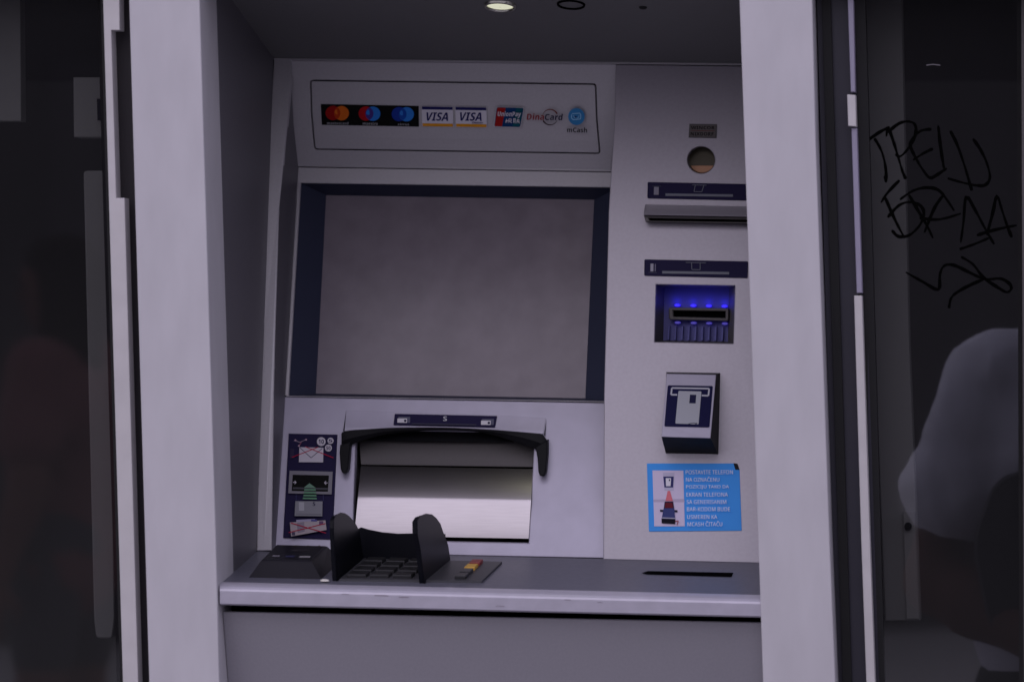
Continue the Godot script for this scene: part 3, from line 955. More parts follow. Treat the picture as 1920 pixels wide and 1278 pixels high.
func side_panel_fittings() -> void:
	# maker's badge
	var s := Shape.new()
	panel(s, loop2([[1293, 232], [1344.5, 232.8], [1343.3, 258.6], [1291.3, 257.6]]), [], over(z_frame, 0.0018), 0.003, 0.5)
	var badge := commit(s, "badge", mats.plate, atm)
	var p := Print.new(self, over(z_frame, 0.0020))
	p.points([[1295.5, 233.8], [1342.5, 234.6], [1341.6, 256.8], [1294, 255.8]], Color(0.40, 0.38, 0.38))
	p.text("WINCOR", 1296, 236, 1340.5, 242, Color(0.07, 0.05, 0.06), true, 0.01)
	p.line([[1296, 244.6], [1340, 245.2]], 0.9, Color(0.42, 0.16, 0.16))
	p.text("NIXDORF", 1295.5, 247.5, 1338.5, 254, Color(0.07, 0.06, 0.07), true, 0.01)
	commit(p.s, "lettering", mats.print, badge)
	# round camera window
	s = Shape.new()
	var hole := oval(1315, 299.5, 26, 25.4, 36)
	s.loft([lay(inset(hole, -0.3), over(z_frame, -0.001)), lay(inset(hole, 0.2), over(z_frame, -0.02))], true, false, false)
	var lens := commit(s, "lens_ring", mats.void, atm)
	s = Shape.new()
	sheet(s, inset(hole, -2.0), [], over(z_frame, -0.018))
	commit(s, "lens_window", mats.brass, lens)
	s = Shape.new()
	var low := PackedVector2Array()
	for i in 20:
		var a := lerpf(0.42, PI - 0.42, i / 19.0)
		low.append(Vector2(1316.5 + cos(a) * 23.5, 301 + sin(a) * 23.0))
	panel(s, low, [], over(z_frame, -0.014), 0.003, 0.6)
	commit(s, "amber_strip", mats.amber, lens)
	# two navy labels
	for e in [[[[1214.5, 341], [1460, 346], [1460, 377], [1214, 371.5]], 0], [[[1208.5, 486], [1403, 489.8], [1402, 521], [1208, 516.5]], 1]]:
		s = Shape.new()
		panel(s, rounded(loop2(e[0]), 2.5), [], over(z_frame, 0.0016), 0.003, 0.6)
		var o := note(commit(s, "slot_label", mats.navy, atm), "navy label above the receipt slot" if e[1] == 0 else "navy label above the card reader")
		p = Print.new(self, over(z_frame, 0.0018))
		var grey := Color(0.45, 0.46, 0.50)
		if e[1] == 0:
			p.rect(1248, 362.5, 1374.5, 367, grey)
			p.rect(1223.5, 347.5, 1240, 350, Color(0.2, 0.2, 0.28))
			p.rect(1226.5, 350.2, 1235.5, 365, Color(0.52, 0.51, 0.56))
			p.line([[1298, 346.5], [1325, 347]], 1.0, grey)
			p.line([[1304, 347], [1301.5, 359], [1316, 359.5], [1320, 347.5]], 1.1, grey)
		else:
			p.rect(1242, 507.8, 1367.5, 512.5, grey)
			p.rect(1220, 494, 1225.5, 508.5, Color(0.62, 0.61, 0.66))
			p.rect(1228, 494.5, 1230, 508.5, Color(0.45, 0.44, 0.52))
			p.line([[1216, 510.5], [1232, 511]], 0.9, Color(0.35, 0.35, 0.42))
			p.line([[1286, 491.8], [1324, 492.6]], 1.0, grey)
			p.line([[1297, 492.5], [1297.5, 505], [1313, 505.5], [1313, 493]], 1.1, grey)
		commit(p.s, "pictograms", mats.print, o)
	# receipt slot: ramp, lip and opening
	s = Shape.new()
	var ramp := func(x, y):
		var t := clampf((level(x, y) - 374.0) / 22.0, 0.0, 1.0)
		return z_frame(x, y) + 0.001 + 0.020 * t * t
	panel(s, loop2([[1210, 383], [1460, 388], [1460, 407], [1207, 402.5]]), [], ramp, 0.005, 0.8, [376, 380, 384, 388, 392, 394])
	var rs := commit(s, "receipt_ramp", mats.side, atm, false)
	s = Shape.new()
	panel(s, loop2([[1207, 402], [1460, 406.5], [1460, 420], [1211, 415.5]]), [loop2([[1216.5, 408.5], [1455, 412.5], [1455, 417.3], [1217.5, 413.6]])], over(z_frame, 0.014), 0.02, 1.0, [406])
	commit(s, "receipt_lip", mats.plate, rs)
	s = Shape.new()
	sheet(s, loop2([[1209, 403], [1460, 408], [1460, 419], [1212, 415]]), [], over(z_frame, 0.001))
	commit(s, "receipt_opening", mats.void, rs)
	card_reader()
	scanner()
	phone_sticker()

func card_reader() -> void:
	var reader := loop2([[1230.5, 533], [1378.5, 535.5], [1375.5, 644], [1227.5, 641]])
	var back := loop2([[1246.5, 539.5], [1367, 541.5], [1365, 640], [1244, 638]])
	var s := Shape.new()
	s.loft([lay(inset(reader, -0.5), over(z_frame, -0.002)), lay(back, over(z_frame, -0.045))], true, false, false)
	var o := note(commit(s, "card_reader", mats.plate, atm), "card reader glowing blue around its slot")
	s = Shape.new()
	sheet(s, inset(back, -1.0), [], over(z_frame, -0.0445))
	commit(s, "back_plate", mats.blue_plastic, o)
	# nose around the slot
	s = Shape.new()
	var mouth := loop2([[1262, 581.5], [1361, 583], [1361, 596], [1263, 593.5]])
	panel(s, rounded(loop2([[1254, 576], [1366.5, 577.8], [1366, 601.5], [1255, 598.8]]), 4), [mouth], over(z_frame, -0.030), 0.014, 1.4, [582])
	commit(s, "slot_nose", mats.plate, o)
	s = Shape.new()
	sheet(s, inset(mouth, -1.5), [], over(z_frame, -0.042))
	commit(s, "slot", mats.void, o)
	# ribbed tray below
	for k in 9:
		s = Shape.new()
		var x := 1252.0 + k * 12.6
		panel(s, loop2([[x + 1.0, 611 + k * 0.2], [x + 4.2, 611 + k * 0.2], [x + 3.2, 637.5 + k * 0.2], [x - 1.0, 637.5 + k * 0.2]]), [], over(z_frame, -0.036), 0.008, 0.8)
		commit(s, "rib", mats.blue_plastic, o)
	for k in 4:
		s = Shape.new()
		var x: float = [1269.5, 1299.5, 1328.5, 1358.0][k]
		var y := 561.5 + 0.6 * k
		panel(s, oval(x + 0.5, y + 10.5, 5.5, 3.0, 14), [], over(z_frame, -0.038), 0.006, 0.8)
		commit(s, "led", mats.led, o)
		s = Shape.new()
		panel(s, oval(x + 1.0, y + 43.0, 5.5, 2.6, 14), [], over(z_frame, -0.036), 0.006, 0.8)
		commit(s, "led", mats.led_low, o)
		var l := OmniLight3D.new()
		l.name = "led_light"
		add_child(l, true)
		l.position = at(x, y + 3.0, z_frame(x, y) - 0.0412)
		l.light_color = Color(0.16, 0.14, 1.0)
		l.light_energy = 0.0001
		l.light_size = 0.002
		l.omni_range = 1.0
		l.omni_attenuation = 2.0
		l.shadow_enabled = true

func scanner() -> void:
	var s := Shape.new()
	var wall := [[1249.4, 697], [1351.5, 698.5], [1348, 852.6], [1249, 851]]
	var front := [[1250.5, 700.5], [1343, 702.5], [1332.5, 821.5], [1240.5, 818.5]]
	var zf := func(x, y): return z_frame(x, 697) + lerpf(0.020, 0.075, clampf((y - 700.0) / 120.0, 0.0, 1.0))
	var b0 := lay(loop2(wall), over(z_frame, -0.002))
	var f0 := lay(loop2(front), over(zf, -0.0012))
	s.loft([b0, f0], true, true, false)
	var o := note(commit(s, "phone_scanner", mats.black, atm), "wedge shaped phone scanner box with a card picture")
	s = Shape.new()
	panel(s, loop2(front), [], zf, 0.002, 0.9)
	commit(s, "face_plate", mats.lower, o)
	var p := Print.new(self, over(zf, 0.0002))
	p.poly(rounded(loop2([[1252.3, 722], [1337, 723.3], [1330.5, 800.8], [1245.8, 799]]), 3), Color(0.10, 0.10, 0.24))
	var pale := Color(0.66, 0.66, 0.70)
	p.line([[1270, 739.8], [1258.5, 739.6], [1260, 727], [1330, 728.2], [1328.5, 741.5], [1316, 741]], 3.0, pale)
	p.poly(rounded(loop2([[1272.3, 732.5], [1315.5, 733.5], [1310, 795.3], [1266.5, 793.8]]), 2), Color(0.62, 0.63, 0.66))
	p.points([[1294, 739.5], [1305.8, 739.8], [1304.6, 756], [1292.6, 755.6]], Color(0.13, 0.13, 0.24))
	p.line([[1291, 794.5], [1300, 796.5], [1308, 793.5], [1299, 792.5], [1291, 794.5]], 1.0, Color(0.10, 0.10, 0.2))
	commit(p.s, "card_picture", mats.print, o)

func phone_sticker() -> void:
	var s := Shape.new()
	panel(s, rounded(loop2([[1213.2, 868.5], [1377, 868.5], [1387, 880.5], [1391, 994.5], [1217, 996]]), 1.5), [], over(z_frame, 0.0010), 0.0008, 0.3)
	mats.sky_blue = paint(0.05, 0.30, 0.80, 0.5, 0.0, 0.25)
	var o := note(commit(s, "sticker", mats.sky_blue, atm), "bright blue sticker telling how to scan a phone")
	s = Shape.new()
	panel(s, loop2([[1375.5, 868], [1383, 869], [1387, 880.5], [1379, 880]]), [], over(z_frame, 0.0016), 0.0006, 0.3)
	commit(s, "peeled_corner", mats.black, o)
	var p := Print.new(self, over(z_frame, 0.0010))
	var white := Color(0.86, 0.88, 0.94)
	p.points([[1223.6, 881.5], [1281.5, 881.8], [1284.2, 986.3], [1227, 986.3]], Color(0.80, 0.76, 0.86))
	p.points([[1225.4, 936], [1282.7, 935], [1284, 941], [1225.6, 941]], Color(0.70, 0.66, 0.76))
	p.points([[1243, 886], [1265, 886], [1263.5, 919.5], [1246, 919.5]], Color(0.72, 0.70, 0.80))
	p.points([[1243.8, 893], [1263.5, 893], [1262.5, 913.5], [1246, 913.5]], Color(0.20, 0.20, 0.40))
	p.points([[1248.5, 896], [1258.5, 896], [1257.5, 911], [1249, 911]], Color(0.85, 0.84, 0.88))
	p.points([[1254.5, 898], [1256.8, 898], [1256.6, 901.5], [1254.3, 901.5]], Color(0.2, 0.2, 0.3))
	p.points([[1252, 920], [1256.5, 920], [1262, 939], [1248, 939]], Color(0.82, 0.45, 0.50))
	p.points([[1246.5, 940], [1262.5, 940], [1264.5, 955], [1244.5, 955]], Color(0.10, 0.11, 0.24))
	p.points([[1237.5, 955], [1270.5, 956], [1270.5, 960], [1238, 959]], Color(0.12, 0.12, 0.20))
	p.points([[1244.5, 952.5], [1264.5, 952.5], [1266.5, 975], [1240.5, 974]], Color(0.24, 0.26, 0.46))
	p.points([[1248, 942], [1261, 942], [1262.5, 952], [1246.5, 952]], Color(0.38, 0.12, 0.18))
	p.points([[1240.5, 972], [1266.5, 973], [1266, 982], [1241, 980.5]], Color(0.07, 0.07, 0.12))
	p.points([[1241.5, 969.5], [1266, 970.5], [1266, 972.5], [1241.5, 971.5]], Color(0.62, 0.62, 0.70))
	p.line([[1266, 977], [1272, 976], [1269.5, 984]], 1.4, Color(0.55, 0.18, 0.20))
	var lines := [["POSTAVITE TELEFON", 1286, 1374.5, 881.2], ["NA OZNAČENU", 1286.4, 1349, 893.0], ["POZICIJU TAKO DA", 1286.8, 1367, 909.2], ["EKRAN TELEFONA", 1287.3, 1365, 923.2], ["SA GENERISANIM", 1287.8, 1362, 937.0], ["BAR-KODOM BUDE", 1288.3, 1369, 950.6], ["USMEREN KA", 1288.8, 1345, 965.0], ["MCASH ČITAČU", 1289.3, 1354.5, 976.4]]
	for l in lines:
		p.text(l[0], l[1], l[3], l[2], l[3] + (9.6 if "Č" in l[0] else 7.4), white, false, -0.002, -0.01)
	commit(p.s, "lettering", mats.print, o)

# ---------------------------------------------------------------- shelf
func on_shelf(x: float, y: float, up := 0.0) -> Vector3:
	return at(x, y, z_shelf(x, y)) + Vector3(0, up, 0)

func shelf_loop(a: Array, up: float) -> PackedVector3Array:
	var r := PackedVector3Array()
	for p in a: r.append(on_shelf(p[0], p[1], up))
	return r

func shelf_fittings() -> void:
	var s := Shape.new()
	var sec := []
	for e in [[[483, 1032.6], [436, 1061], [412, 1090.5]], [[1460, 1054.8], [1460, 1085], [1460, 1115.8]]]:
		var l := PackedVector3Array()
		for q in e: l.append(on_shelf(q[0], q[1]))
		sec.append(l)
	s.loft(sec, false, false, false)
	var sh := commit(s, "shelf", mats.shelf, atm)
	s = Shape.new()
	var lip := []
	for e in [[411.6, 1090.5, 0.0], [1460.0, 1115.8, 1.0]]:
		var l := PackedVector3Array()
		var k: float = e[2]
		for q in [[0.0, -0.028], [1.5, -0.022], [4.5, -0.014], [8.5, -0.008], [13, -0.005], [17, -0.004], [40.5 - k, -0.004], [42.5 - k, -0.006], [43.5 - k, -0.012], [43.5 - k, -0.10]]:
			l.append(at(e[0], e[1] + q[0], q[1]))
		lip.append(l)
	s.loft(lip, false, false, false)
	var left := PackedVector3Array(lip[0])
	left.append(on_shelf(436, 1061))
	s.fan(left)
	commit(s, "shelf_lip", mats.lip, sh)
	s = Shape.new()
	panel(s, loop2([[417, 1146.5], [1460, 1167.5], [1476, 1405], [1520, 2850], [480, 2850], [435, 1385]]), [], func(x, y): return -0.022 - 0.00014 * (minf(level(x, y), 1390.0) - 1150.0), 0.01, 1.4, [1390])
	commit(s, "base_panel", mats.base, atm)
	s = Shape.new()
	s.loft([lay(loop2([[420, 1120], [1460, 1142], [1465, 1172], [421, 1150]]), const_z(-0.07))], true, true, false)
	commit(s, "base_joint", mats.void, atm)
	# narrow slot at the right
	s = Shape.new()
	s.loft([shelf_loop([[1216, 1071], [1375.5, 1074.2], [1372, 1081.8], [1214, 1077.2], [1203, 1074.6]], 0.0006), shelf_loop([[1219, 1072], [1373.5, 1075.2], [1370.5, 1081], [1216, 1076.6], [1206, 1074.8]], 0.0004)], true, false, true)
	commit(s, "pen_slot", mats.void, sh)
	var scuffs := Print.new(self, const_z(-0.0042))
	for e in [[702, 1116.0, 26, 1.4], [640, 1113.5, 14, 1.0], [748, 1119.0, 18, 1.2], [1058, 1124.0, 12, 0.9], [1120, 1129.0, 10, 0.8], [930, 1136.0, 16, 0.9]]:
		scuffs.line([[e[0], e[1]], [e[0] + e[2] * 0.5, e[1] - 0.4 + e[3] * 0.3], [e[0] + e[2], e[1] + 0.5]], e[3], Color(0.52, 0.49, 0.53))
	commit(scuffs.s, "scuff_marks", mats.print, sh).set_meta("kind", "stuff")
	keypad(sh)
	contactless_pad(sh)
	s = Shape.new()
	var c := on_shelf(608.5, 1091, 0.001)
	ring(s, c, Vector3(1, 0, 0), Vector3(0.3, 0, 1).normalized(), Vector3.UP, [[0.0052, 0.0], [0.0046, 0.0018], [0.002, 0.0024], [0.0002, 0.0020]], 9)
	tag(commit(s, "paper_scrap", mats.scrap), "tiny cream scrap lying on the shelf edge below the black contactless pad", "scrap")

func keypad(sh: Node3D) -> void:
	var s := Shape.new()
	var plate := [[636, 1089.5], [903, 1093], [941, 1056.5], [682, 1050.5]]
	s.loft([shelf_loop(plate, 0.0), shelf_loop(plate, 0.0025)], true, false, true)
	var kp := commit(s, "keypad", mats.keyplate, atm)
	var k2 := func(u, v): return Vector2(lerpf(lerpf(682, 941, u), lerpf(636, 903, u), v), lerpf(lerpf(1050.5, 1056.5, u), lerpf(1089.5, 1093, u), v))
	var red := paint(0.22, 0.02, 0.02, 0.5)
	var yellow := paint(0.60, 0.34, 0.04, 0.5)
	for row in 4:
		for col in 4:
			var u0: float = [0.045, 0.205, 0.365, 0.80][col]
			var u1: float = u0 + (0.13 if col < 3 else 0.075)
			var v0 := 0.08 + row * 0.23
			var v1 := v0 + 0.165
			var lo := []
			var hi := []
			for q in [[u0, v0], [u1, v0], [u1, v1], [u0, v1]]:
				var b: Vector2 = k2.call(q[0], q[1])
				lo.append([b.x, b.y])
			var m: Vector2 = k2.call((u0 + u1) / 2, (v0 + v1) / 2)
			for q in lo: hi.append([lerpf(q[0], m.x, 0.07), lerpf(q[1], m.y, 0.07)])
			s = Shape.new()
			s.loft([shelf_loop(lo, 0.0025), shelf_loop(lo, 0.0055), shelf_loop(hi, 0.0065)], true, false, true)
			commit(s, "key", mats.key if col < 3 else [red, yellow, mats.key, mats.key][row], kp)
	# privacy shield: two cheeks and a back wall
	var cheeks := [
		[[630, 1088], [626.5, 1030], [624.8, 990], [625.2, 975], [629, 967.5], [637, 964], [645, 965.5], [652.5, 970.5], [661, 979.5], [667, 988.5], [671.5, 998], [675, 1020], [680, 1052]],
		[[795, 1093.5], [788, 1030], [782, 1000], [781.5, 978], [787, 969.5], [797, 966], [808, 967.5], [816, 974], [824, 985], [829, 1000], [834.5, 1014], [838.5, 1025], [840, 1036], [843, 1053]]]
	var inner := Vector3(0.0042, 0, 0)
	var sd := thing_part("privacy_shield", atm)
	for k in 2:
		s = Shape.new()
		var l: Array = cheeks[k]
		var foot: Array = l[0]
		var end: Array = l[-1]
		var a := PackedVector3Array()
		for q in l:
			# how far back along the cheek a point lies
			var f: float = (q[0] + 0.033 * (foot[1] - q[1]) * -1.0 - foot[0] + 0.066 * (foot[1] - q[1])) / (end[0] + 0.033 * (foot[1] - end[1]) - foot[0])
			a.append(at(q[0], q[1], lerpf(-0.048, -0.176, f)))
		var wide := Vector3(0.0042, 0, 0) * (1.0 if k == 0 else 1.25)
		var b := PackedVector3Array()
		var c := PackedVector3Array()
		for i in a.size():
			var p: Vector3 = a[i] - a[(i - 1 + a.size()) % a.size()]
			var n: Vector3 = a[(i + 1) % a.size()] - a[i]
			var inward := Vector3(1, 0, 0).cross(p.normalized() + n.normalized()).normalized()
			b.append(a[i] - wide)
			c.append(a[i] + inward * 0.0022 + Vector3(0.001, 0, 0))
		s.loft([b, a, c], true, true, true)
		commit(s, "cheek", mats.shield, sd)
	s = Shape.new()
	var top := [[671, 991], [676, 988.5], [690, 992.5], [715, 997.5], [745, 1000.3], [785, 999.5], [834, 1001]]
	var f := PackedVector3Array()
	var g := PackedVector3Array()
	for q in top:
		f.append(at(q[0], q[1], -0.178))
		g.append(at(q[0] + 2, 1056, -0.178))
	var back := Vector3(0, 0, -0.004)
	var f2 := PackedVector3Array()
	var g2 := PackedVector3Array()
	for i in f.size():
		f2.append(f[i] + back); g2.append(g[i] + back)
	s.loft([g, f, f2, g2], false, false, false)
	commit(s, "back_wall", mats.shield, sd)

func contactless_pad(sh: Node3D) -> void:
	var s := Shape.new()
	var base := shelf_loop([[466, 1082.5], [602, 1085.5], [641, 1050], [514, 1040]], 0.0)
	var top := PackedVector3Array([at(490.5, 1049, -0.066), at(583.5, 1051.2, -0.066), at(612, 1023.2, -0.165), at(518, 1020.8, -0.165)])
	var mid := PackedVector3Array()
	for i in 4: mid.append(base[i].lerp(top[i], 0.93))
	var m: Vector3 = (top[0] + top[1] + top[2] + top[3]) / 4
	var ins := PackedVector3Array()
	for q in top: ins.append(q.lerp(m, 0.035))
	s.loft([base, mid, ins], true, false, true)
	var o := commit(s, "contactless_pad", mats.pad, atm)
	var e0 := ins[1] - ins[0]
	var e1 := ins[3] - ins[0]
	var up := e1.cross(e0).normalized()
	if up.y < 0: up = -up
	s = Shape.new()
	var lid := PackedVector3Array()
	var lid2 := PackedVector3Array()
	for q in ins:
		lid.append(q - up * 0.001)
		lid2.append(q.lerp(m, 0.02) + up * 0.0003)
	s.loft([lid, lid2], true, false, true)
	commit(s, "top_plate", mats.shield, o)
	var spot := func(px, py):
		# seen position -> share of the top face
		var v: float = (1050.0 - py + 0.02 * (px - 490.0)) / 28.0
		var u: float = (px - lerpf(490.5, 518, v)) / lerpf(93, 94, v)
		return ins[0].lerp(ins[1], u).lerp(ins[3].lerp(ins[2], u), v) + up * 0.0006
	var marks := [[508, 522, 1042.6, 1046, Color(0.42, 0.41, 0.44)], [534, 551, 1043.4, 1046.5, Color(0.20, 0.20, 0.32)], [560.5, 581.5, 1044, 1047.2, Color(0.55, 0.54, 0.56)], [546, 561, 1032.8, 1035.3, Color(0.22, 0.21, 0.24)], [564, 576, 1032.8, 1035.3, Color(0.22, 0.21, 0.24)]]
	for x in [527, 551, 575, 597]: marks.append([x, x + 4, 1024, 1026.2, Color(0.26, 0.25, 0.22)])
	for e in marks:
		s = Shape.new()
		s.quad(spot.call(e[0] + 1.5, e[2]), spot.call(e[1] + 1.5, e[2]), spot.call(e[1], e[3]), spot.call(e[0], e[3]), e[4].srgb_to_linear())
		commit(s, "light_mark", mats.print, o)

# ---------------------------------------------------------------- people, seen mirrored in the doors
# a skin drawn round bones [from, to, radius, radius] by surface nets
func net(s: Shape, bones: Array, cell: float, k: float) -> void:
	var lo := Vector3(1e9, 1e9, 1e9)
	var hi := -lo
	for b in bones:
		var r: float = maxf(b[2], b[3]) + cell * 2.5
		lo = lo.min(b[0].min(b[1]) - Vector3(r, r, r))
		hi = hi.max(b[0].max(b[1]) + Vector3(r, r, r))
	var n := Vector3i(((hi - lo) / cell).ceil()) + Vector3i.ONE
	var acc := PackedFloat32Array()
	acc.resize(n.x * n.y * n.z)
	for b in bones:
		var a: Vector3 = b[0]
		var ab: Vector3 = b[1] - a
		var ll := maxf(ab.length_squared(), 1e-9)
		var rr: float = maxf(b[2], b[3]) + cell * 2.5
		var i0 := Vector3i(((a.min(b[1]) - Vector3(rr, rr, rr) - lo) / cell).floor()).clamp(Vector3i.ZERO, n - Vector3i.ONE)
		var i1 := Vector3i(((a.max(b[1]) + Vector3(rr, rr, rr) - lo) / cell).ceil()).clamp(Vector3i.ZERO, n - Vector3i.ONE)
		for z in range(i0.z, i1.z + 1):
			for y in range(i0.y, i1.y + 1):
				for x in range(i0.x, i1.x + 1):
					var p := lo + Vector3(x, y, z) * cell
					var t := clampf((p - a).dot(ab) / ll, 0.0, 1.0)
					var d: float = p.distance_to(a + ab * t) - lerpf(b[2], b[3], t)
					if d < rr: acc[x + n.x * (y + n.y * z)] += exp(-d / k)
	var at_cell := {}
	var off := [Vector3i(0, 0, 0), Vector3i(1, 0, 0), Vector3i(0, 1, 0), Vector3i(1, 1, 0), Vector3i(0, 0, 1), Vector3i(1, 0, 1), Vector3i(0, 1, 1), Vector3i(1, 1, 1)]
	var edges := [[0, 1], [2, 3], [4, 5], [6, 7], [0, 2], [1, 3], [4, 6], [5, 7], [0, 4], [1, 5], [2, 6], [3, 7]]
	var sx := 1
	var sy := n.x
	var sz := n.x * n.y
	var val := func(i: int) -> float: return -k * log(maxf(acc[i], 1e-20))
	for z in n.z - 1:
		for y in n.y - 1:
			for x in n.x - 1:
				var i := x + sy * y + sz * z
				var c := 0
				for o in [0, sx, sy, sx + sy, sz, sx + sz, sy + sz, sx + sy + sz]:
					if acc[i + o] > 1.0: c += 1
				if c == 0 or c == 8: continue
				var sum := Vector3.ZERO
				var cnt := 0
				var f := []
				for o in [0, sx, sy, sx + sy, sz, sx + sz, sy + sz, sx + sy + sz]: f.append(val.call(i + o))
				for e in edges:
					if (f[e[0]] < 0.0) != (f[e[1]] < 0.0):
						var t: float = f[e[0]] / (f[e[0]] - f[e[1]])
						sum += Vector3(off[e[0]]).lerp(Vector3(off[e[1]]), t)
						cnt += 1
				at_cell[i] = lo + (Vector3(x, y, z) + sum / cnt) * cell
	for i in at_cell:
		for e in [[sx, sy, sz], [sy, sz, sx], [sz, sx, sy]]:
			# the edge from grid point i along e[0]; its four cells lie around it
			var a: int = i
			if (acc[a] > 1.0) == (acc[a + e[0]] > 1.0): continue
			var q := [a, a - e[1], a - e[1] - e[2], a - e[2]]
			var ok := true
			for c in q: ok = ok and at_cell.has(c)
			if not ok: continue
			if acc[a] > 1.0: s.quad(at_cell[q[0]], at_cell[q[3]], at_cell[q[2]], at_cell[q[1]])
			else: s.quad(at_cell[q[0]], at_cell[q[1]], at_cell[q[2]], at_cell[q[3]])

func hand(bones: Array, wrist: Vector3, along: Vector3, palm: Vector3, side: Vector3) -> void:
	var k := wrist + along * 0.085
	for i in 4:
		var o := side * (0.027 - 0.018 * i)
		bones.append([wrist + along * 0.02 + o * 0.6, k + o, 0.013, 0.011])
		var len: float = [0.040, 0.045, 0.042, 0.033][i]
		var a := k + o
		var b := a + (along * 0.93 + palm * 0.25) * len
		var c := b + (along * 0.70 + palm * 0.70) * len * 0.7
		var e := c + (along * 0.40 + palm * 0.90) * len * 0.5
		bones.append([a, b, 0.0088, 0.0082]); bones.append([b, c, 0.0080, 0.0074]); bones.append([c, e, 0.0073, 0.0064])
	var t0 := wrist + along * 0.03 + side * 0.028
	var t1 := t0 + (along * 0.6 + side * 0.7 + palm * 0.3) * 0.038
	bones.append([t0, t1, 0.013, 0.010])
	bones.append([t1, t1 + (along * 0.9 + side * 0.2 + palm * 0.4) * 0.032, 0.0095, 0.0075])

func figure(called: String, label: String, foot: Vector3, size: float, turn: float, top: Material, legs: Material, sleeve: float, hem: float, leg_hem: float, bend_arm: bool) -> Node3D:
	var o := thing(called, label, "person", foot)
	var t := Transform3D(Basis(Vector3.UP, turn).scaled(Vector3(size, size, size)), foot)
	var j := {
		"pelvis": Vector3(0, 0.93, 0), "belly": Vector3(0, 1.08, 0.01), "chest": Vector3(0, 1.28, 0.0), "neck": Vector3(0, 1.45, -0.01), "head": Vector3(0, 1.60, 0.025),
	}
	var body := []
	var add := func(list: Array, a: Vector3, b: Vector3, r0: float, r1: float): list.append([t * a, t * b, r0 * size, r1 * size])
	var shirt := []
	var pants := []
	add.call(body, j.pelvis + Vector3(-0.06, 0, 0), j.pelvis + Vector3(0.06, 0, 0), 0.115, 0.115)
	add.call(body, j.pelvis, j.belly, 0.12, 0.115)
	add.call(body, j.belly, j.chest, 0.115, 0.125)
	add.call(body, j.chest + Vector3(-0.07, 0, 0), j.chest + Vector3(0.07, 0, 0), 0.115, 0.115)
	add.call(body, Vector3(-0.15, 1.40, 0), Vector3(0.15, 1.40, 0), 0.058, 0.058)
	add.call(body, Vector3(0, 1.36, 0), j.head + Vector3(0, -0.08, -0.02), 0.062, 0.052)
	for b in [[j.pelvis + Vector3(0, hem, 0), j.belly, 0.135, 0.132], [j.belly, j.chest, 0.132, 0.138], [j.chest + Vector3(-0.08, 0, 0), j.chest + Vector3(0.08, 0, 0), 0.125, 0.125], [Vector3(-0.155, 1.40, 0), Vector3(0.155, 1.40, 0), 0.07, 0.07], [Vector3(-0.07, 0.95 + hem, 0), Vector3(0.07, 0.95 + hem, 0), 0.125, 0.125]]:
		add.call(shirt, b[0], b[1], b[2], b[3])
	for b in [[j.pelvis + Vector3(-0.065, 0, 0), j.pelvis + Vector3(0.065, 0, 0), 0.123, 0.123], [j.pelvis, j.pelvis + Vector3(0, 0.1, 0), 0.125, 0.12]]:
		add.call(pants, b[0], b[1], b[2], b[3])
	var hands := []
	for s in [-1.0, 1.0]:
		var hip := Vector3(0.095 * s, 0.90, 0)
		var knee := Vector3(0.11 * s, 0.50, 0.015)
		var ankle := Vector3(0.12 * s, 0.09, -0.01)
		add.call(body, hip, knee, 0.088, 0.058)
		add.call(body, knee, knee.lerp(ankle, 0.35), 0.057, 0.060)
		add.call(body, knee.lerp(ankle, 0.35), ankle, 0.060, 0.038)
		add.call(pants, hip, hip.lerp(knee, clampf(leg_hem * 2, 0, 1)), 0.100, 0.078)
		if leg_hem > 0.5: add.call(pants, knee, knee.lerp(ankle, leg_hem * 2 - 1), 0.078, 0.062)
		var shoulder := Vector3(0.195 * s, 1.365, 0)
		var elbow := Vector3(0.245 * s, 1.10, -0.03)
		var wrist := Vector3(0.265 * s, 0.86, 0.04)
		if bend_arm:
			wrist = Vector3(0.10 * s, 1.00, 0.21)
		add.call(body, shoulder, elbow, 0.052, 0.041)
		add.call(body, elbow, elbow.lerp(wrist, 0.3), 0.041, 0.042)
		add.call(body, elbow.lerp(wrist, 0.3), wrist, 0.042, 0.027)
		add.call(shirt, shoulder + Vector3(-0.02 * s, 0.0, 0), shoulder.lerp(elbow, sleeve), 0.068, 0.078)
		var along: Vector3 = (wrist - elbow).normalized()
		var palm: Vector3 = (Vector3(-s, 0, 0) - along * along.dot(Vector3(-s, 0, 0))).normalized()
		if bend_arm: palm = (Vector3(0, -1, 0) - along * along.dot(Vector3(0, -1, 0))).normalized()
		var side: Vector3 = along.cross(palm) * s
		var hb := []
		hand(hb, wrist, along, palm, side)
		for b in hb: hands.append([t * b[0], t * b[1], b[2] * size, b[3] * size])
	var skin := Shape.new()
	net(skin, body, 0.014, 0.012)
	net(skin, hands, 0.005, 0.0025)
	# head with brow, nose, mouth, chin and ears
	var head := []
	var h: Vector3 = j.head
	for b in [[h + Vector3(0, 0.035, -0.025), h + Vector3(0, 0.03, 0.01), 0.078, 0.072], [h + Vector3(0, -0.03, 0.01), h + Vector3(0, -0.085, 0.035), 0.062, 0.036], [h + Vector3(0, 0.005, 0.075), h + Vector3(0, -0.03, 0.098), 0.010, 0.013],
			[h + Vector3(-0.022, -0.058, 0.068), h + Vector3(0.022, -0.058, 0.068), 0.011, 0.011], [h + Vector3(-0.04, 0.022, 0.066), h + Vector3(0.04, 0.022, 0.066), 0.014, 0.014], [h + Vector3(-0.076, 0.0, -0.01), h + Vector3(-0.076, -0.03, -0.005), 0.014, 0.010], [h + Vector3(0.076, 0.0, -0.01), h + Vector3(0.076, -0.03, -0.005), 0.014, 0.010], [h + Vector3(0, -0.12, -0.03), h + Vector3(0, -0.05, -0.02), 0.052, 0.052]]:
		add.call(head, b[0], b[1], b[2], b[3])
	net(skin, head, 0.006, 0.006)
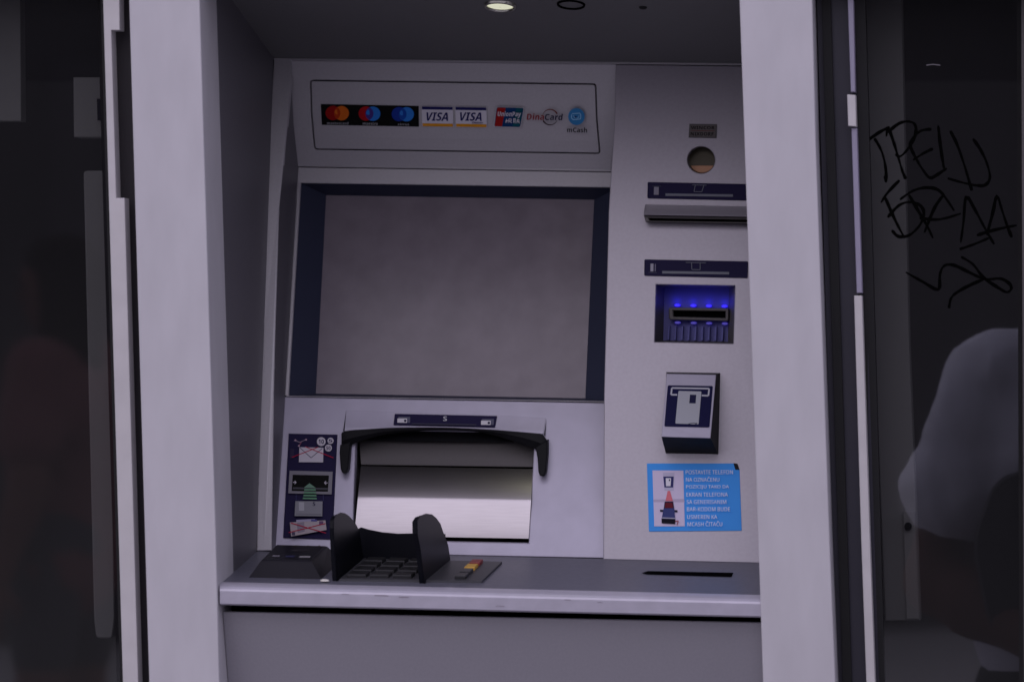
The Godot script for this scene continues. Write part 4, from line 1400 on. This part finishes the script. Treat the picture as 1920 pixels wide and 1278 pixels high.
	var bd := commit(skin, "body", mats.skin, o, true)
	for s in [-1.0, 1.0]:
		var eyes := Shape.new()
		var e := []
		add.call(e, h + Vector3(0.031 * s, 0.0, 0.070), h + Vector3(0.032 * s, 0.0, 0.070), 0.011, 0.011)
		net(eyes, e, 0.004, 0.002)
		commit(eyes, "eye", mats.hair, bd, true)
	var hair := []
	for b in [[h + Vector3(0, 0.05, -0.035), h + Vector3(0, 0.055, 0.0), 0.084, 0.078], [h + Vector3(0, 0.02, -0.05), h + Vector3(0, -0.06, -0.055), 0.072, 0.05]]:
		add.call(hair, b[0], b[1], b[2], b[3])
	if not bend_arm:
		for b in [[h + Vector3(-0.06, 0.0, -0.03), h + Vector3(-0.07, -0.20, -0.03), 0.045, 0.04], [h + Vector3(0.06, 0.0, -0.03), h + Vector3(0.07, -0.20, -0.03), 0.045, 0.04], [h + Vector3(0, 0.0, -0.05), h + Vector3(0, -0.24, -0.065), 0.07, 0.06]]:
			add.call(hair, b[0], b[1], b[2], b[3])
	var hs := Shape.new()
	net(hs, hair, 0.010, 0.006)
	commit(hs, "hair", mats.hair, o, true)
	var ss := Shape.new()
	net(ss, shirt, 0.014, 0.012)
	# folds in the cloth, running aslant down from the shoulders
	var fold := FastNoiseLite.new()
	fold.seed = 77
	fold.frequency = 1.0
	fold.fractal_octaves = 2
	for i in ss.v.size():
		var p := ss.v[i]
		var g := Vector3((p.x + p.y * 0.5) * 16.0, (p.y - p.x * 0.6) * 6.0, p.z * 12.0)
		ss.v[i] = p + Vector3(fold.get_noise_3dv(g), 0.0, fold.get_noise_3dv(g + Vector3(40, 7, 3))) * 0.008
	commit(ss, "shirt", top, o, true)
	var ps := Shape.new()
	net(ps, pants, 0.014, 0.010)
	commit(ps, "trousers", legs, o, true)
	for s in [-1.0, 1.0]:
		var shoes := []
		add.call(shoes, Vector3(0.12 * s, 0.045, -0.03), Vector3(0.13 * s, 0.035, 0.15), 0.044, 0.035)
		add.call(shoes, Vector3(0.12 * s, 0.08, -0.02), Vector3(0.12 * s, 0.05, -0.02), 0.045, 0.045)
		var sh := Shape.new()
		net(sh, shoes, 0.012, 0.01)
		commit(sh, "shoe", mats.trousers, o, true)
	return o

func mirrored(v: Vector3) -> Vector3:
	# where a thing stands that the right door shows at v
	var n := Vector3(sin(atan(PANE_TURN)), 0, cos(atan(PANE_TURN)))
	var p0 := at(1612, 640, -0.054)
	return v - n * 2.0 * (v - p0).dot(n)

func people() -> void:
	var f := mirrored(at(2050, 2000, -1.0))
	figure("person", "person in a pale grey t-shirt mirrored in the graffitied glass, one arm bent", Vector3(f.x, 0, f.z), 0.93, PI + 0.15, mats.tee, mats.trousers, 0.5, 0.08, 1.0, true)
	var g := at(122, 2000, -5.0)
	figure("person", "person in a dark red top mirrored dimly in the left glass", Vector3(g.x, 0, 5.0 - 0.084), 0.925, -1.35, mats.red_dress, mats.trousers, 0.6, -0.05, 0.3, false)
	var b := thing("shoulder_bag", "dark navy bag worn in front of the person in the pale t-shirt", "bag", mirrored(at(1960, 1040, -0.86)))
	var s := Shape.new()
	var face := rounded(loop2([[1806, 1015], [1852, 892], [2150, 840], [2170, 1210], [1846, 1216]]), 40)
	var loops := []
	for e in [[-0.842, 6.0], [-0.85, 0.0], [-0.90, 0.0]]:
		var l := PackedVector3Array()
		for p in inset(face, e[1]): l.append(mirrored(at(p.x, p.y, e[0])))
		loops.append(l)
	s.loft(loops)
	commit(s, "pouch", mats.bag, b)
